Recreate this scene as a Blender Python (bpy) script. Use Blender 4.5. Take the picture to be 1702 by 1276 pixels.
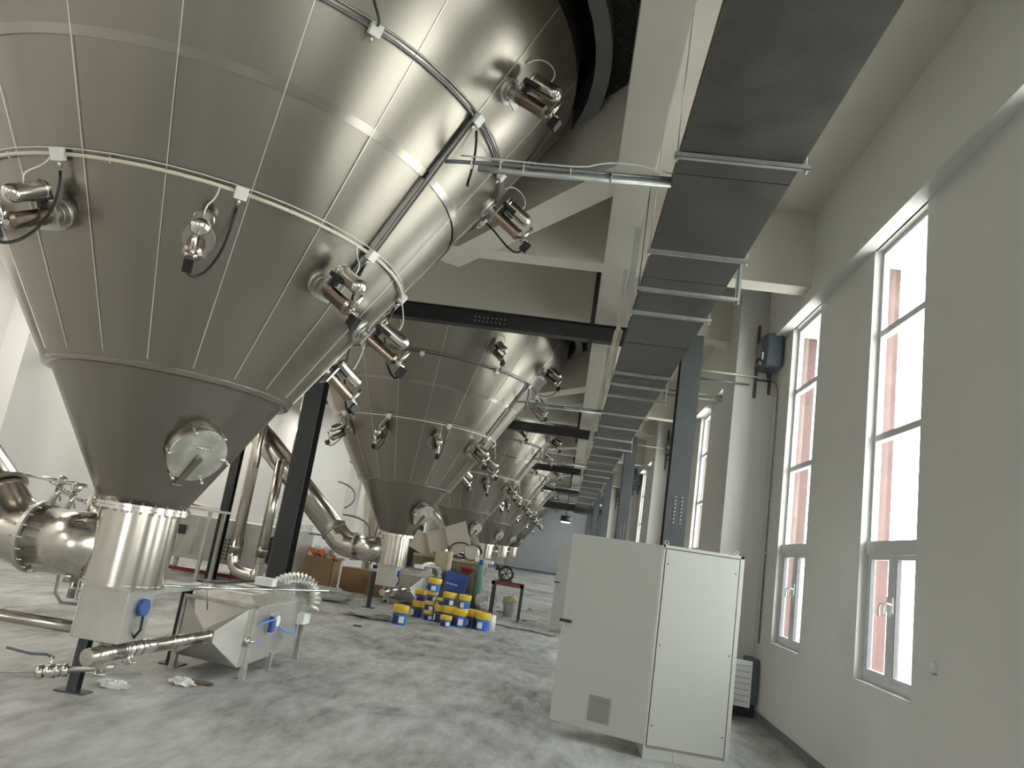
import bpy, math, random
from mathutils import Vector, Matrix
random.seed(7)
PI = math.pi
# ---------------------------------------------------------------- scene, camera, light
for o in list(bpy.data.objects): bpy.data.objects.remove(o)
sc = bpy.context.scene
COL = sc.collection
CAMZ = 1.87
cam_d = bpy.data.cameras.new('camera'); cam = bpy.data.objects.new('camera', cam_d); COL.objects.link(cam)
cam_d.sensor_fit = 'HORIZONTAL'; cam_d.sensor_width = 36.0; cam_d.lens = 36.0 * 1246.8 / 1702.0
cam_d.clip_start = 0.05; cam_d.clip_end = 300
yaw, pitch, roll = 0.09694, 0.20875, 0.15208
fw = Vector((-math.sin(yaw)*math.cos(pitch), math.cos(yaw)*math.cos(pitch), math.sin(pitch)))
r0 = fw.cross(Vector((0, 0, 1))).normalized(); u0 = r0.cross(fw)
rr = math.cos(roll)*r0 + math.sin(roll)*u0; uu = -math.sin(roll)*r0 + math.cos(roll)*u0
m = Matrix((rr, uu, -fw)).transposed().to_4x4(); m.translation = Vector((0, 0, CAMZ))
cam.matrix_world = m
sc.camera = cam
sc.view_settings.view_transform = 'Standard'
try: sc.view_settings.look = 'None'
except Exception: pass
sc.view_settings.gamma = 1.0
sc.view_settings.use_curve_mapping = False
sc.view_settings.exposure = 0.6

world = bpy.data.worlds.new('overcast_sky'); sc.world = world; world.use_nodes = True
wn = world.node_tree.nodes; wl = world.node_tree.links
bg = wn['Background']; bg.inputs['Strength'].default_value = 10.0
tc = wn.new('ShaderNodeTexCoord'); sp = wn.new('ShaderNodeSeparateXYZ'); cr = wn.new('ShaderNodeValToRGB')
wl.new(tc.outputs['Generated'], sp.inputs[0]); wl.new(sp.outputs['Z'], cr.inputs[0])
cr.color_ramp.elements[0].position = 0.0; cr.color_ramp.elements[0].color = (1.0, 0.965, 0.90, 1)
cr.color_ramp.elements[1].position = 0.6; cr.color_ramp.elements[1].color = (0.95, 0.96, 0.97, 1)
wl.new(cr.outputs[0], bg.inputs['Color'])

TX, TY, BAY = -3.78, 6.6, 10.6          # tank row: axis x, first axis y, spacing
WR, WL, WF, WB = 3.0, -10.4, 63.5, -19.0  # inner faces of the walls
SLAB, BEAM = 6.86, 5.8                   # ceiling slab and beam soffit
WIN_Y = [4.43 + 3*j + BAY*k for k in range(-2, 6) for j in range(3)]
WIN_Y = [y for y in WIN_Y if y < WF - 1]
HW, SILL, HEAD = 0.62, 1.10, 5.62

def area_lamp(name, loc, rot, sx, sy, power, color=(1, 1, 1), portal=False):
    d = bpy.data.lights.new(name, 'AREA'); d.shape = 'RECTANGLE'; d.size = sx; d.size_y = sy
    d.energy = power; d.color = color
    if portal: d.cycles.is_portal = True
    o = bpy.data.objects.new(name, d); COL.objects.link(o); o.location = loc; o.rotation_euler = rot
    return o
# sky portals in the window openings (they only guide the sampling of the sky)
for y in WIN_Y:
    if y < 40: area_lamp('window_portal', (WR + 0.20, y, (SILL + HEAD)/2), (0, PI/2, 0), HEAD - SILL, 2*HW, 1, portal=True)
area_lamp('back_light_portal', (-4.0, WB - 0.3, 1.9), (PI/2, 0, 0), 4.0, 3.8, 1, portal=True)  # sits in the back wall opening added to light the hall from behind

# invented fill lamps, added to brighten the left aisle
FILL_Y = [-8, -3, 4, 10, 16, 22, 28, 36, 44, 52]
for y in FILL_Y: area_lamp('fill_lamp_light', (-9.1, y, 5.50), (0, 0, 0), .35, 3.0, 95, (1.0, .94, .84))

# ---------------------------------------------------------------- materials
def new_mat(name, base, rough=0.6, metal=0.0, spec=0.5, bump=0.0, bscale=30.0, var=0.0, vscale=3.0, stretch=(1, 1, 1),
            rvar=0.0, trans=0.0, coat=0.0, aniso=0.0, alpha=1.0, darker=None):
    mt = bpy.data.materials.new(name); mt.use_nodes = True
    n = mt.node_tree.nodes; l = mt.node_tree.links; b = n['Principled BSDF']
    b.inputs['Base Color'].default_value = (*base, 1); b.inputs['Roughness'].default_value = rough
    b.inputs['Metallic'].default_value = metal; b.inputs['Specular IOR Level'].default_value = spec
    if coat: b.inputs['Coat Weight'].default_value = coat
    if trans: b.inputs['Transmission Weight'].default_value = trans
    if alpha < 1: b.inputs['Alpha'].default_value = alpha
    if bump or var or rvar:
        t = n.new('ShaderNodeTexCoord'); mp = n.new('ShaderNodeMapping'); mp.inputs['Scale'].default_value = stretch
        l.new(t.outputs['Object'], mp.inputs[0])
    if var or rvar:
        nz = n.new('ShaderNodeTexNoise'); nz.inputs['Scale'].default_value = vscale; nz.inputs['Detail'].default_value = 5
        nz.inputs['Roughness'].default_value = 0.6
        l.new(mp.outputs[0], nz.inputs['Vector'])
    if var:
        c = n.new('ShaderNodeValToRGB'); e = c.color_ramp.elements
        e[0].position = 0.3; e[1].position = 0.7
        lo = darker or tuple(v*(1 - var) for v in base); hi = tuple(min(1, v*(1 + var*0.6)) for v in base)
        e[0].color = (*lo, 1); e[1].color = (*hi, 1)
        l.new(nz.outputs['Fac'], c.inputs[0]); l.new(c.outputs[0], b.inputs['Base Color'])
    if rvar:
        mr = n.new('ShaderNodeMapRange'); mr.inputs['From Min'].default_value = 0.3; mr.inputs['From Max'].default_value = 0.7
        mr.inputs['To Min'].default_value = max(0.02, rough - rvar); mr.inputs['To Max'].default_value = rough + rvar
        l.new(nz.outputs['Fac'], mr.inputs['Value']); l.new(mr.outputs[0], b.inputs['Roughness'])
    if bump:
        n2 = n.new('ShaderNodeTexNoise'); n2.inputs['Scale'].default_value = bscale; n2.inputs['Detail'].default_value = 4
        l.new(mp.outputs[0], n2.inputs['Vector'])
        bp = n.new('ShaderNodeBump'); bp.inputs['Strength'].default_value = bump; bp.inputs['Distance'].default_value = 0.02
        l.new(n2.outputs['Fac'], bp.inputs['Height']); l.new(bp.outputs[0], b.inputs['Normal'])
    return mt

def floor_mat():
    mt = new_mat('concrete_floor', (0.36, 0.36, 0.355), 0.55, bump=0.15, bscale=25)
    n = mt.node_tree.nodes; l = mt.node_tree.links; b = n['Principled BSDF']
    t = n.new('ShaderNodeTexCoord')
    a = n.new('ShaderNodeTexNoise'); a.inputs['Scale'].default_value = 0.55; a.inputs['Detail'].default_value = 8; a.inputs['Roughness'].default_value = 0.62
    a.inputs['Distortion'].default_value = 0.8
    l.new(t.outputs['Object'], a.inputs['Vector'])
    mp = n.new('ShaderNodeMapping'); mp.inputs['Scale'].default_value = (2.2, 0.7, 1); mp.inputs['Rotation'].default_value = (0, 0, 0.5)
    l.new(t.outputs['Object'], mp.inputs[0])
    a2 = n.new('ShaderNodeTexNoise'); a2.inputs['Scale'].default_value = 2.2; a2.inputs['Detail'].default_value = 9; a2.inputs['Roughness'].default_value = 0.7
    l.new(mp.outputs[0], a2.inputs['Vector'])
    mx = n.new('ShaderNodeMath'); mx.operation = 'ADD'; l.new(a.outputs['Fac'], mx.inputs[0]); l.new(a2.outputs['Fac'], mx.inputs[1])
    c = n.new('ShaderNodeValToRGB'); l.new(mx.outputs[0], c.inputs[0])
    mx.use_clamp = False
    dv = n.new('ShaderNodeMath'); dv.operation = 'MULTIPLY'; dv.inputs[1].default_value = 0.5
    l.new(mx.outputs[0], dv.inputs[0]); l.new(dv.outputs[0], c.inputs[0])
    e = c.color_ramp.elements; e[0].position = 0.36; e[0].color = (0.15, 0.145, 0.135, 1)
    e[1].position = 0.60; e[1].color = (0.52, 0.525, 0.52, 1)
    k = e.new(0.47); k.color = (0.33, 0.33, 0.32, 1)
    l.new(c.outputs[0], b.inputs['Base Color'])
    mr = n.new('ShaderNodeMapRange'); mr.inputs['To Min'].default_value = 0.42; mr.inputs['To Max'].default_value = 0.68
    l.new(a2.outputs['Fac'], mr.inputs['Value']); l.new(mr.outputs[0], b.inputs['Roughness'])
    return mt

def brushed(name, base, rough, streak=60.0, amt=0.09):
    """polished sheet steel: fine streaks running down the slope (object-space azimuth)"""
    mt = bpy.data.materials.new(name); mt.use_nodes = True
    n = mt.node_tree.nodes; l = mt.node_tree.links; b = n['Principled BSDF']
    b.inputs['Metallic'].default_value = 1.0; b.inputs['Base Color'].default_value = (*base, 1)
    t = n.new('ShaderNodeTexCoord'); s = n.new('ShaderNodeSeparateXYZ'); l.new(t.outputs['Object'], s.inputs[0])
    at = n.new('ShaderNodeMath'); at.operation = 'ARCTAN2'; l.new(s.outputs['Y'], at.inputs[0]); l.new(s.outputs['X'], at.inputs[1])
    cb = n.new('ShaderNodeCombineXYZ'); mu = n.new('ShaderNodeMath'); mu.operation = 'MULTIPLY'; mu.inputs[1].default_value = 6.0
    l.new(at.outputs[0], mu.inputs[0]); l.new(mu.outputs[0], cb.inputs['X'])
    mz = n.new('ShaderNodeMath'); mz.operation = 'MULTIPLY'; mz.inputs[1].default_value = 0.25
    l.new(s.outputs['Z'], mz.inputs[0]); l.new(mz.outputs[0], cb.inputs['Y'])
    nz = n.new('ShaderNodeTexNoise'); nz.inputs['Scale'].default_value = 1.2; nz.inputs['Detail'].default_value = 3; nz.inputs['Roughness'].default_value = 0.55
    l.new(cb.outputs[0], nz.inputs['Vector'])
    mr = n.new('ShaderNodeMapRange'); mr.inputs['From Min'].default_value = 0.3; mr.inputs['From Max'].default_value = 0.7
    mr.inputs['To Min'].default_value = rough - amt; mr.inputs['To Max'].default_value = rough + amt
    l.new(nz.outputs['Fac'], mr.inputs['Value']); l.new(mr.outputs[0], b.inputs['Roughness'])
    c = n.new('ShaderNodeValToRGB'); e = c.color_ramp.elements
    e[0].position = 0.25; e[0].color = (*[v*0.9 for v in base], 1); e[1].position = 0.75; e[1].color = (*base, 1)
    l.new(nz.outputs['Fac'], c.inputs[0]); l.new(c.outputs[0], b.inputs['Base Color'])
    # gentle oil-canning of the thin sheets
    n3 = n.new('ShaderNodeTexNoise'); n3.inputs['Scale'].default_value = 0.7; n3.inputs['Detail'].default_value = 0
    l.new(t.outputs['Object'], n3.inputs['Vector'])
    bp = n.new('ShaderNodeBump'); bp.inputs['Strength'].default_value = 0.10; bp.inputs['Distance'].default_value = 0.10
    l.new(n3.outputs['Fac'], bp.inputs['Height']); l.new(bp.outputs[0], b.inputs['Normal'])
    return mt

def glass_mat():
    mt = bpy.data.materials.new('window_glass'); mt.use_nodes = True
    n = mt.node_tree.nodes; l = mt.node_tree.links; n.remove(n['Principled BSDF'])
    tr = n.new('ShaderNodeBsdfTransparent'); tr.inputs[0].default_value = (0.93, 0.96, 0.95, 1)
    gl = n.new('ShaderNodeBsdfGlossy'); gl.inputs['Roughness'].default_value = 0.02
    fr = n.new('ShaderNodeLayerWeight'); fr.inputs['Blend'].default_value = 0.5
    pw = n.new('ShaderNodeMath'); pw.operation = 'POWER'; pw.inputs[1].default_value = 5.0; l.new(fr.outputs['Facing'], pw.inputs[0])
    ms = n.new('ShaderNodeMixShader'); l.new(pw.outputs[0], ms.inputs[0]); l.new(tr.outputs[0], ms.inputs[1]); l.new(gl.outputs[0], ms.inputs[2])
    l.new(ms.outputs[0], n['Material Output'].inputs['Surface'])
    return mt

def plate_mat():
    """dark steel chequer plate"""
    mt = new_mat('chequer_plate', (0.045, 0.045, 0.045), 0.5, metal=0.6)
    n = mt.node_tree.nodes; l = mt.node_tree.links; b = n['Principled BSDF']
    t = n.new('ShaderNodeTexCoord'); mp = n.new('ShaderNodeMapping'); mp.inputs['Rotation'].default_value = (0, 0, 0.78)
    l.new(t.outputs['Object'], mp.inputs[0])
    ck = n.new('ShaderNodeTexWave'); ck.inputs['Scale'].default_value = 6; ck.inputs['Distortion'].default_value = 3; ck.inputs['Detail Scale'].default_value = 4
    l.new(mp.outputs[0], ck.inputs['Vector'])
    bp = n.new('ShaderNodeBump'); bp.inputs['Strength'].default_value = 0.8; bp.inputs['Distance'].default_value = 0.02
    l.new(ck.outputs['Fac'], bp.inputs['Height']); l.new(bp.outputs[0], b.inputs['Normal'])
    return mt

M = {}
M['floor'] = floor_mat()
M['wall'] = new_mat('painted_plaster', (0.62, 0.62, 0.60), 0.75, var=0.035, vscale=0.8, bump=0.05, bscale=8)
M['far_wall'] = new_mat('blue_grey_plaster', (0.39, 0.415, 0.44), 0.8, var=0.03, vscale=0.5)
M['ceiling'] = new_mat('painted_concrete', (0.64, 0.61, 0.55), 0.8, var=0.05, vscale=0.7, bump=0.06, bscale=5)
M['skirting'] = new_mat('grey_skirting', (0.16, 0.16, 0.17), 0.6)
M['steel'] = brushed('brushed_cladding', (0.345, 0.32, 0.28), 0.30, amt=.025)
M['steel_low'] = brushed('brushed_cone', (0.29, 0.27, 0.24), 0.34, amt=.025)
M['pipe'] = new_mat('stainless_pipe', (0.60, 0.565, 0.51), 0.21, metal=1.0)
M['bright'] = new_mat('polished_stainless', (0.72, 0.70, 0.66), 0.18, metal=1.0, rvar=0.05, vscale=8)
M['satin'] = new_mat('satin_stainless', (0.52, 0.51, 0.48), 0.42, metal=0.9, rvar=0.08, vscale=2.5, var=0.12)
M['neckdark'] = new_mat('dull_stainless', (0.30, 0.27, 0.24), 0.35, metal=0.95)
M['lid'] = new_mat('scuffed_stainless', (0.62, 0.61, 0.56), 0.4, metal=0.9, rvar=0.1, vscale=7, var=0.25)
M['weld'] = new_mat('bright_seam', (0.86, 0.84, 0.78), 0.35, metal=0.8)
M['band'] = new_mat('polished_band', (0.40, 0.375, 0.335), 0.24, metal=1.0)
M['duct'] = new_mat('dark_sheet_steel', (0.075, 0.072, 0.068), 0.42, metal=0.35, var=0.4, vscale=2.2, rvar=0.1, bump=0.05)
M['rust'] = new_mat('dull_brown_steel', (0.12, 0.095, 0.075), 0.6, metal=0.3, var=0.3, vscale=6)
M['black'] = new_mat('black_steel_paint', (0.022, 0.025, 0.027), 0.42, var=0.2, vscale=5)
M['grey_steel'] = new_mat('dark_grey_steel_paint', (0.055, 0.062, 0.066), 0.4, var=0.12, vscale=3)
M['galv'] = new_mat('galvanised', (0.50, 0.53, 0.52), 0.4, metal=0.7, var=0.15, vscale=9)
M['cream'] = new_mat('cream_conduit', (0.66, 0.63, 0.50), 0.45)
M['grey_conduit'] = new_mat('grey_conduit', (0.22, 0.23, 0.24), 0.4, metal=0.4)
M['rubber'] = new_mat('black_rubber', (0.012, 0.012, 0.014), 0.45)
M['white'] = new_mat('white_plastic', (0.78, 0.78, 0.76), 0.4)
M['clear'] = new_mat('milky_hose', (0.72, 0.74, 0.72), 0.3)
M['copper'] = new_mat('bronzed_steel', (0.36, 0.29, 0.24), 0.25, metal=1.0)
M['cabinet'] = new_mat('light_grey_powder_coat', (0.47, 0.48, 0.45), 0.45, bump=0.02, bscale=200)
M['grille'] = new_mat('grey_grille', (0.42, 0.42, 0.39), 0.5)
M['darkgap'] = new_mat('dark_gasket', (0.03, 0.03, 0.03), 0.8)
M['alu'] = new_mat('window_aluminium', (0.60, 0.62, 0.63), 0.35, metal=0.3)
M['frame_dark'] = new_mat('window_gasket', (0.10, 0.10, 0.11), 0.5)
M['glass'] = glass_mat()
M['plate'] = plate_mat()
M['ringc'] = new_mat('grey_ring_beam', (0.20, 0.205, 0.21), 0.7, var=0.1, vscale=2)
M['red'] = new_mat('red_facade_cladding', (0.10, 0.048, 0.044), 0.6, var=0.2, vscale=4)  # pale haze of the window glass is mixed into this red
M['ground'] = new_mat('pale_yard', (0.6, 0.58, 0.54), 0.9, var=0.1, vscale=0.4)
M['unit'] = new_mat('slate_grey_housing', (0.10, 0.125, 0.15), 0.45, var=0.1, vscale=8)
M['blue'] = new_mat('blue_plastic', (0.03, 0.085, 0.30), 0.35)
M['blue_body'] = new_mat('bucket_blue', (0.035, 0.15, 0.55), 0.35)
M['navy'] = new_mat('bucket_navy', (0.02, 0.03, 0.12), 0.4)
M['yellow'] = new_mat('bucket_yellow', (0.66, 0.46, 0.03), 0.4)
M['paper'] = new_mat('white_paper', (0.78, 0.80, 0.80), 0.6)
M['ply'] = new_mat('plywood', (0.42, 0.37, 0.24), 0.7, var=0.15, vscale=3, stretch=(1, 1, 4))
M['plydark'] = new_mat('olive_plywood', (0.22, 0.20, 0.12), 0.7, var=0.2, vscale=3)
M['plyedge'] = new_mat('pale_timber', (0.62, 0.55, 0.42), 0.7)
M['card'] = new_mat('cardboard', (0.30, 0.195, 0.10), 0.8, var=0.12, vscale=4)
M['cardpale'] = new_mat('grey_board', (0.46, 0.42, 0.36), 0.8, var=0.06, vscale=4)
M['orange'] = new_mat('orange_plastic', (0.85, 0.20, 0.05), 0.4)
M['film'] = new_mat('crumpled_film', (0.72, 0.72, 0.72), 0.25, var=0.2, vscale=12, bump=0.6, bscale=18)
M['hoarding'] = new_mat('dull_film', (0.40, 0.41, 0.38), 0.4, var=0.2, vscale=8, bump=0.5, bscale=10)
M['redp'] = new_mat('dark_red_paint', (0.16, 0.015, 0.02), 0.4)
M['redb'] = new_mat('red_enamel', (0.28, 0.03, 0.03), 0.35)
M['green'] = new_mat('cylinder_green', (0.10, 0.20, 0.18), 0.4)
M['foil'] = new_mat('foil_hose', (0.66, 0.66, 0.63), 0.28, metal=0.9, bump=0.3, bscale=40)
M['brown'] = new_mat('brown_rubbish', (0.16, 0.10, 0.06), 0.9, var=0.5, vscale=14)
M['dust'] = new_mat('dust_patch', (0.46, 0.42, 0.38), 0.9, var=0.3, vscale=9)
M['bluehose'] = new_mat('blue_air_hose', (0.10, 0.28, 0.85), 0.35)
M['panel'] = new_mat('white_panel', (0.72, 0.75, 0.76), 0.5)
M['ink'] = new_mat('marker_ink', (0.01, 0.01, 0.01), 0.6)
lampm = bpy.data.materials.new('lamp_glow'); lampm.use_nodes = True
lb = lampm.node_tree.nodes['Principled BSDF']; lb.inputs['Emission Color'].default_value = (0.95, 0.97, 1, 1); lb.inputs['Emission Strength'].default_value = 2.5
M['lamp'] = lampm

# ---------------------------------------------------------------- builders
V = Vector
def basis(d):
    d = V(d).normalized(); a = V((0, 0, 1)) if abs(d.z) < 0.95 else V((1, 0, 0))
    x = d.cross(a).normalized(); return x, d.cross(x).normalized(), d

class MB:
    def __init__(s): s.v = []; s.f = []; s.sm = []
    def add(s, vs, fs, smooth=False):
        o = len(s.v); s.v += [V(p) for p in vs]
        for i, f in enumerate(fs):
            s.f.append([o + k for k in f]); s.sm.append(smooth if isinstance(smooth, bool) else smooth[i])
        return s
    def box(s, a, b, rot=None, piv=None):
        (x0, y0, z0), (x1, y1, z1) = a, b
        vs = [V((x, y, z)) for z in (z0, z1) for y in (y0, y1) for x in (x0, x1)]
        if rot is not None:
            c = V(piv) if piv is not None else V(((x0+x1)/2, (y0+y1)/2, (z0+z1)/2))
            vs = [rot @ (p - c) + c for p in vs]
        return s.add(vs, [(0, 2, 3, 1), (4, 5, 7, 6), (0, 1, 5, 4), (2, 6, 7, 3), (0, 4, 6, 2), (1, 3, 7, 5)])
    def obox(s, c, ax, ay, az, sx, sy, sz):
        c = V(c); ax, ay, az = V(ax).normalized(), V(ay).normalized(), V(az).normalized()
        vs = [c + ax*sx*i/2 + ay*sy*j/2 + az*sz*k/2 for k in (-1, 1) for j in (-1, 1) for i in (-1, 1)]
        return s.add(vs, [(0, 2, 3, 1), (4, 5, 7, 6), (0, 1, 5, 4), (2, 6, 7, 3), (0, 4, 6, 2), (1, 3, 7, 5)])
    def cyl(s, p0, p1, r0, r1=None, n=20, caps=True):
        return s.tube([p0, p1], [r0, r1 if r1 is not None else r0], n, caps)
    def tube(s, pts, r, n=12, caps=True):
        pts = [V(p) for p in pts]; N = len(pts)
        rs = r if isinstance(r, (list, tuple)) else [r]*N
        vs = []; fs = []; sm = []
        px = None
        for i, p in enumerate(pts):
            if i == 0: d = pts[1] - p
            elif i == N-1: d = p - pts[i-1]
            else: d = (pts[i+1]-p).normalized() + (p-pts[i-1]).normalized()
            if d.length < 1e-9: d = V((0, 0, 1))
            d.normalize()
            if px is None: x, y, _ = basis(d)
            else:
                x = (px - d*px.dot(d))
                if x.length < 1e-6: x = basis(d)[0]
                x.normalize(); y = d.cross(x)
            px = x
            vs += [p + (x*math.cos(2*PI*k/n) + y*math.sin(2*PI*k/n))*rs[i] for k in range(n)]
        for i in range(N-1):
            for k in range(n):
                a = i*n + k; b = i*n + (k+1) % n
                fs.append((a, b, b+n, a+n)); sm.append(True)
        if caps:
            fs.append(tuple(reversed(range(n)))); sm.append(False); fs.append(tuple((N-1)*n + k for k in range(n))); sm.append(False)
        return s.add(vs, fs, sm)
    def lathe(s, prof, n=48, c=(0, 0, 0), axis=(0, 0, 1), smooth=True, a0=0.0, a1=2*PI):
        x, y, d = basis(axis)
        if abs(V(axis).normalized().z) > 0.999: x, y, d = V((1, 0, 0)), V((0, 1, 0)), V((0, 0, 1))
        c = V(c); full = abs(a1-a0-2*PI) < 1e-6; m_ = n if full else n+1
        runs = [[prof[0]]]                     # a sharp corner of the profile starts a new strip
        for i in range(1, len(prof)):
            if i > 1:
                u = V((prof[i-1][0]-prof[i-2][0], prof[i-1][1]-prof[i-2][1])); w = V((prof[i][0]-prof[i-1][0], prof[i][1]-prof[i-1][1]))
                if u.length > 1e-9 and w.length > 1e-9 and u.angle(w) > 0.6: runs.append([prof[i-1]])
            runs[-1].append(prof[i])
        for run in runs:
            vs = []
            for (r, z) in run:
                for k in range(m_):
                    a = a0 + (a1-a0)*k/n
                    vs.append(c + d*z + (x*math.cos(a) + y*math.sin(a))*r)
            fs = []
            for i in range(len(run)-1):
                for k in range(n):
                    b = (k+1) % m_
                    fs.append((i*m_+k, i*m_+b, (i+1)*m_+b, (i+1)*m_+k))
            s.add(vs, fs, True)
        return s
    def prism(s, poly, z0, z1):
        n = len(poly); vs = [(p[0], p[1], z0) for p in poly] + [(p[0], p[1], z1) for p in poly]
        fs = [tuple(reversed(range(n))), tuple(range(n, 2*n))] + [(i, (i+1) % n, n+(i+1) % n, n+i) for i in range(n)]
        return s.add(vs, fs)
    def ball(s, c, r, n=12, m_=8, sq=(1, 1, 1), jit=0.0, rnd=None):
        c = V(c); vs = [c + V((0, 0, -r*sq[2]))]; fs = []
        for i in range(1, m_):
            t = -PI/2 + PI*i/m_
            for k in range(n):
                j = 1 + (rnd.uniform(-jit, jit) if rnd else 0)
                vs.append(c + V((math.cos(t)*math.cos(2*PI*k/n)*sq[0], math.cos(t)*math.sin(2*PI*k/n)*sq[1], math.sin(t)*sq[2]))*r*j)
        vs.append(c + V((0, 0, r*sq[2])))
        for k in range(n):
            fs.append((0, 1+(k+1) % n, 1+k)); fs.append((len(vs)-1, 1+(m_-2)*n+k, 1+(m_-2)*n+(k+1) % n))
        for i in range(m_-2):
            for k in range(n):
                a = 1+i*n+k; b = 1+i*n+(k+1) % n; fs.append((a, b, b+n, a+n))
        return s.add(vs, fs, True)
    def build(s, name, mat, parent=None, bevel=0.0):
        off = wloc(parent) if parent else V((0, 0, 0))
        me = bpy.data.meshes.new(name); me.from_pydata([tuple(p - off) for p in s.v], [], s.f); me.update()
        me.polygons.foreach_set('use_smooth', s.sm)
        me.materials.append(mat if not isinstance(mat, str) else M[mat])
        o = bpy.data.objects.new(name, me); COL.objects.link(o)
        if parent: o.parent = parent
        if bevel:
            b = o.modifiers.new('bevel', 'BEVEL'); b.width = bevel; b.segments = 2; b.limit_method = 'ANGLE'; b.angle_limit = 0.7
        return o

def wloc(o):
    p = V((0, 0, 0))
    while o: p = p + o.location; o = o.parent
    return p
def tag(o, label=None, cat=None, group=None, kind=None):
    if label: o['label'] = label
    if cat: o['category'] = cat
    if group: o['group'] = group
    if kind: o['kind'] = kind
    return o
def thing(name, label, cat, loc, group=None):
    o = bpy.data.objects.new(name, None); COL.objects.link(o); o.location = loc; o.empty_display_size = 0.1
    return tag(o, label, cat, group)
def solid(name, mb, mat, label, cat, group=None, origin=None, bevel=0.0):
    """a thing that is one mesh: vertices re-centred on its base"""
    lo = V((min(p.x for p in mb.v), min(p.y for p in mb.v), min(p.z for p in mb.v)))
    hi = V((max(p.x for p in mb.v), max(p.y for p in mb.v), max(p.z for p in mb.v)))
    c = V(origin) if origin else V(((lo.x+hi.x)/2, (lo.y+hi.y)/2, lo.z))
    mb.v = [p - c for p in mb.v]
    o = mb.build(name, mat, bevel=bevel); o.location = c
    return tag(o, label, cat, group)
def struct(name, mb, mat, parent=None, bevel=0.0):
    o = mb.build(name, mat, parent, bevel)
    if not parent: o['kind'] = 'structure'
    return o
def copy_tree(o, off=(0, 0, 0), label=None, parent=None, group=None):
    c = o.copy(); COL.objects.link(c)
    if parent is None: c.location = o.location + V(off)
    else: c.parent = parent
    if label: c['label'] = label
    if group: c['group'] = group
    for ch in [x for x in o.children]: copy_tree(ch, parent=c)
    return c
def arc(p0, p1, sag, n=10, d=(0, 0, -1)):
    p0, p1, d = V(p0), V(p1), V(d)
    return [p0.lerp(p1, t/n) + d*sag*4*(t/n)*(1-t/n) for t in range(n+1)]
def bez(a, b, c, d, n=14):
    a, b, c, d = V(a), V(b), V(c), V(d); out = []
    for i in range(n+1):
        t = i/n; out.append(a*(1-t)**3 + b*3*t*(1-t)**2 + c*3*t*t*(1-t) + d*t**3)
    return out
ORD = ['nearest', 'second nearest', 'third nearest', 'fourth nearest', 'fifth nearest', 'farthest']

# ================================================================ SETTING
b = MB(); b.add([(WL-.3, WB-3, 0), (WR+.3, WB-3, 0), (WR+.3, WF+.3, 0), (WL-.3, WF+.3, 0)], [(0, 1, 2, 3)])
b.add([(WL-.3, WB-3, -.2), (WR+.3, WB-3, -.2), (WR+.3, WF+.3, -.2), (WL-.3, WF+.3, -.2)], [(3, 2, 1, 0)])
struct('floor', b, 'floor')
b = MB().box((WR+.35, WB-30, -.4), (80, WF+40, -.25)); b.box((-60, WB-60, -.4), (WR+.3, WB-3, -.05))
struct('ground', b, 'ground')

# right wall with its window openings
def wall_with_holes(x0, x1, ys, hw, z0, z1, ya, yb, top):
    b = MB(); b.box((x0, ya, 0), (x1, yb, z0)); b.box((x0, ya, z1), (x1, yb, top))
    e = ya
    for y in ys:
        b.box((x0, e, z0), (x1, y-hw, z1)); e = y+hw
    b.box((x0, e, z0), (x1, yb, z1)); return b
struct('wall_right', wall_with_holes(WR, WR+.16, WIN_Y, HW, SILL, HEAD, WB, WF, 9.5), 'wall')
b = MB().box((WR-.16, WB, HEAD), (WR+.02, WF, SLAB)); struct('trim_1', b, 'wall')            # ring beam over the windows
b = MB()
for k in range(-2, 6):
    y = 12.66 + BAY*k
    if WB < y < WF: b.box((WR-.61, y-.71, 0), (WR+.01, y+.24, SLAB))
struct('trim_2', b, 'wall')                                                                # wall piers
b = MB().box((WR-.012, WB, 0), (WR+.01, WF, .115)); struct('baseboard_right', b, 'skirting')
b = MB().box((WL, WF-.012, 0), (WR, WF+.01, .14)); struct('baseboard_far', b, 'skirting')
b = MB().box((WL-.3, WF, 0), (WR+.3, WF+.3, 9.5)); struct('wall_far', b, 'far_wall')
LWY = [14.0 + 5.3*k for k in range(0, 9)]
struct('wall_left', MB().box((WL-.3, WB, 0), (WL, WF, 9.5)), 'wall')
b = MB()
for k in range(-1, 6):
    y = 12.66 + BAY*k
    b.box((WL-.01, y-.3, 0), (WL+.45, y+.3, SLAB))
struct('trim_3', b, 'wall')
b = MB().box((WL-.3, WB-.3, 0), (-6.0, WB, 9.5)); b.box((-2.0, WB-.3, 0), (WR+.3, WB, 9.5)); b.box((-6.0, WB-.3, 3.8), (-2.0, WB, 9.5))
struct('wall_back', b, 'wall')                                                             # wall behind the camera with an invented opening that lets in light

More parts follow.
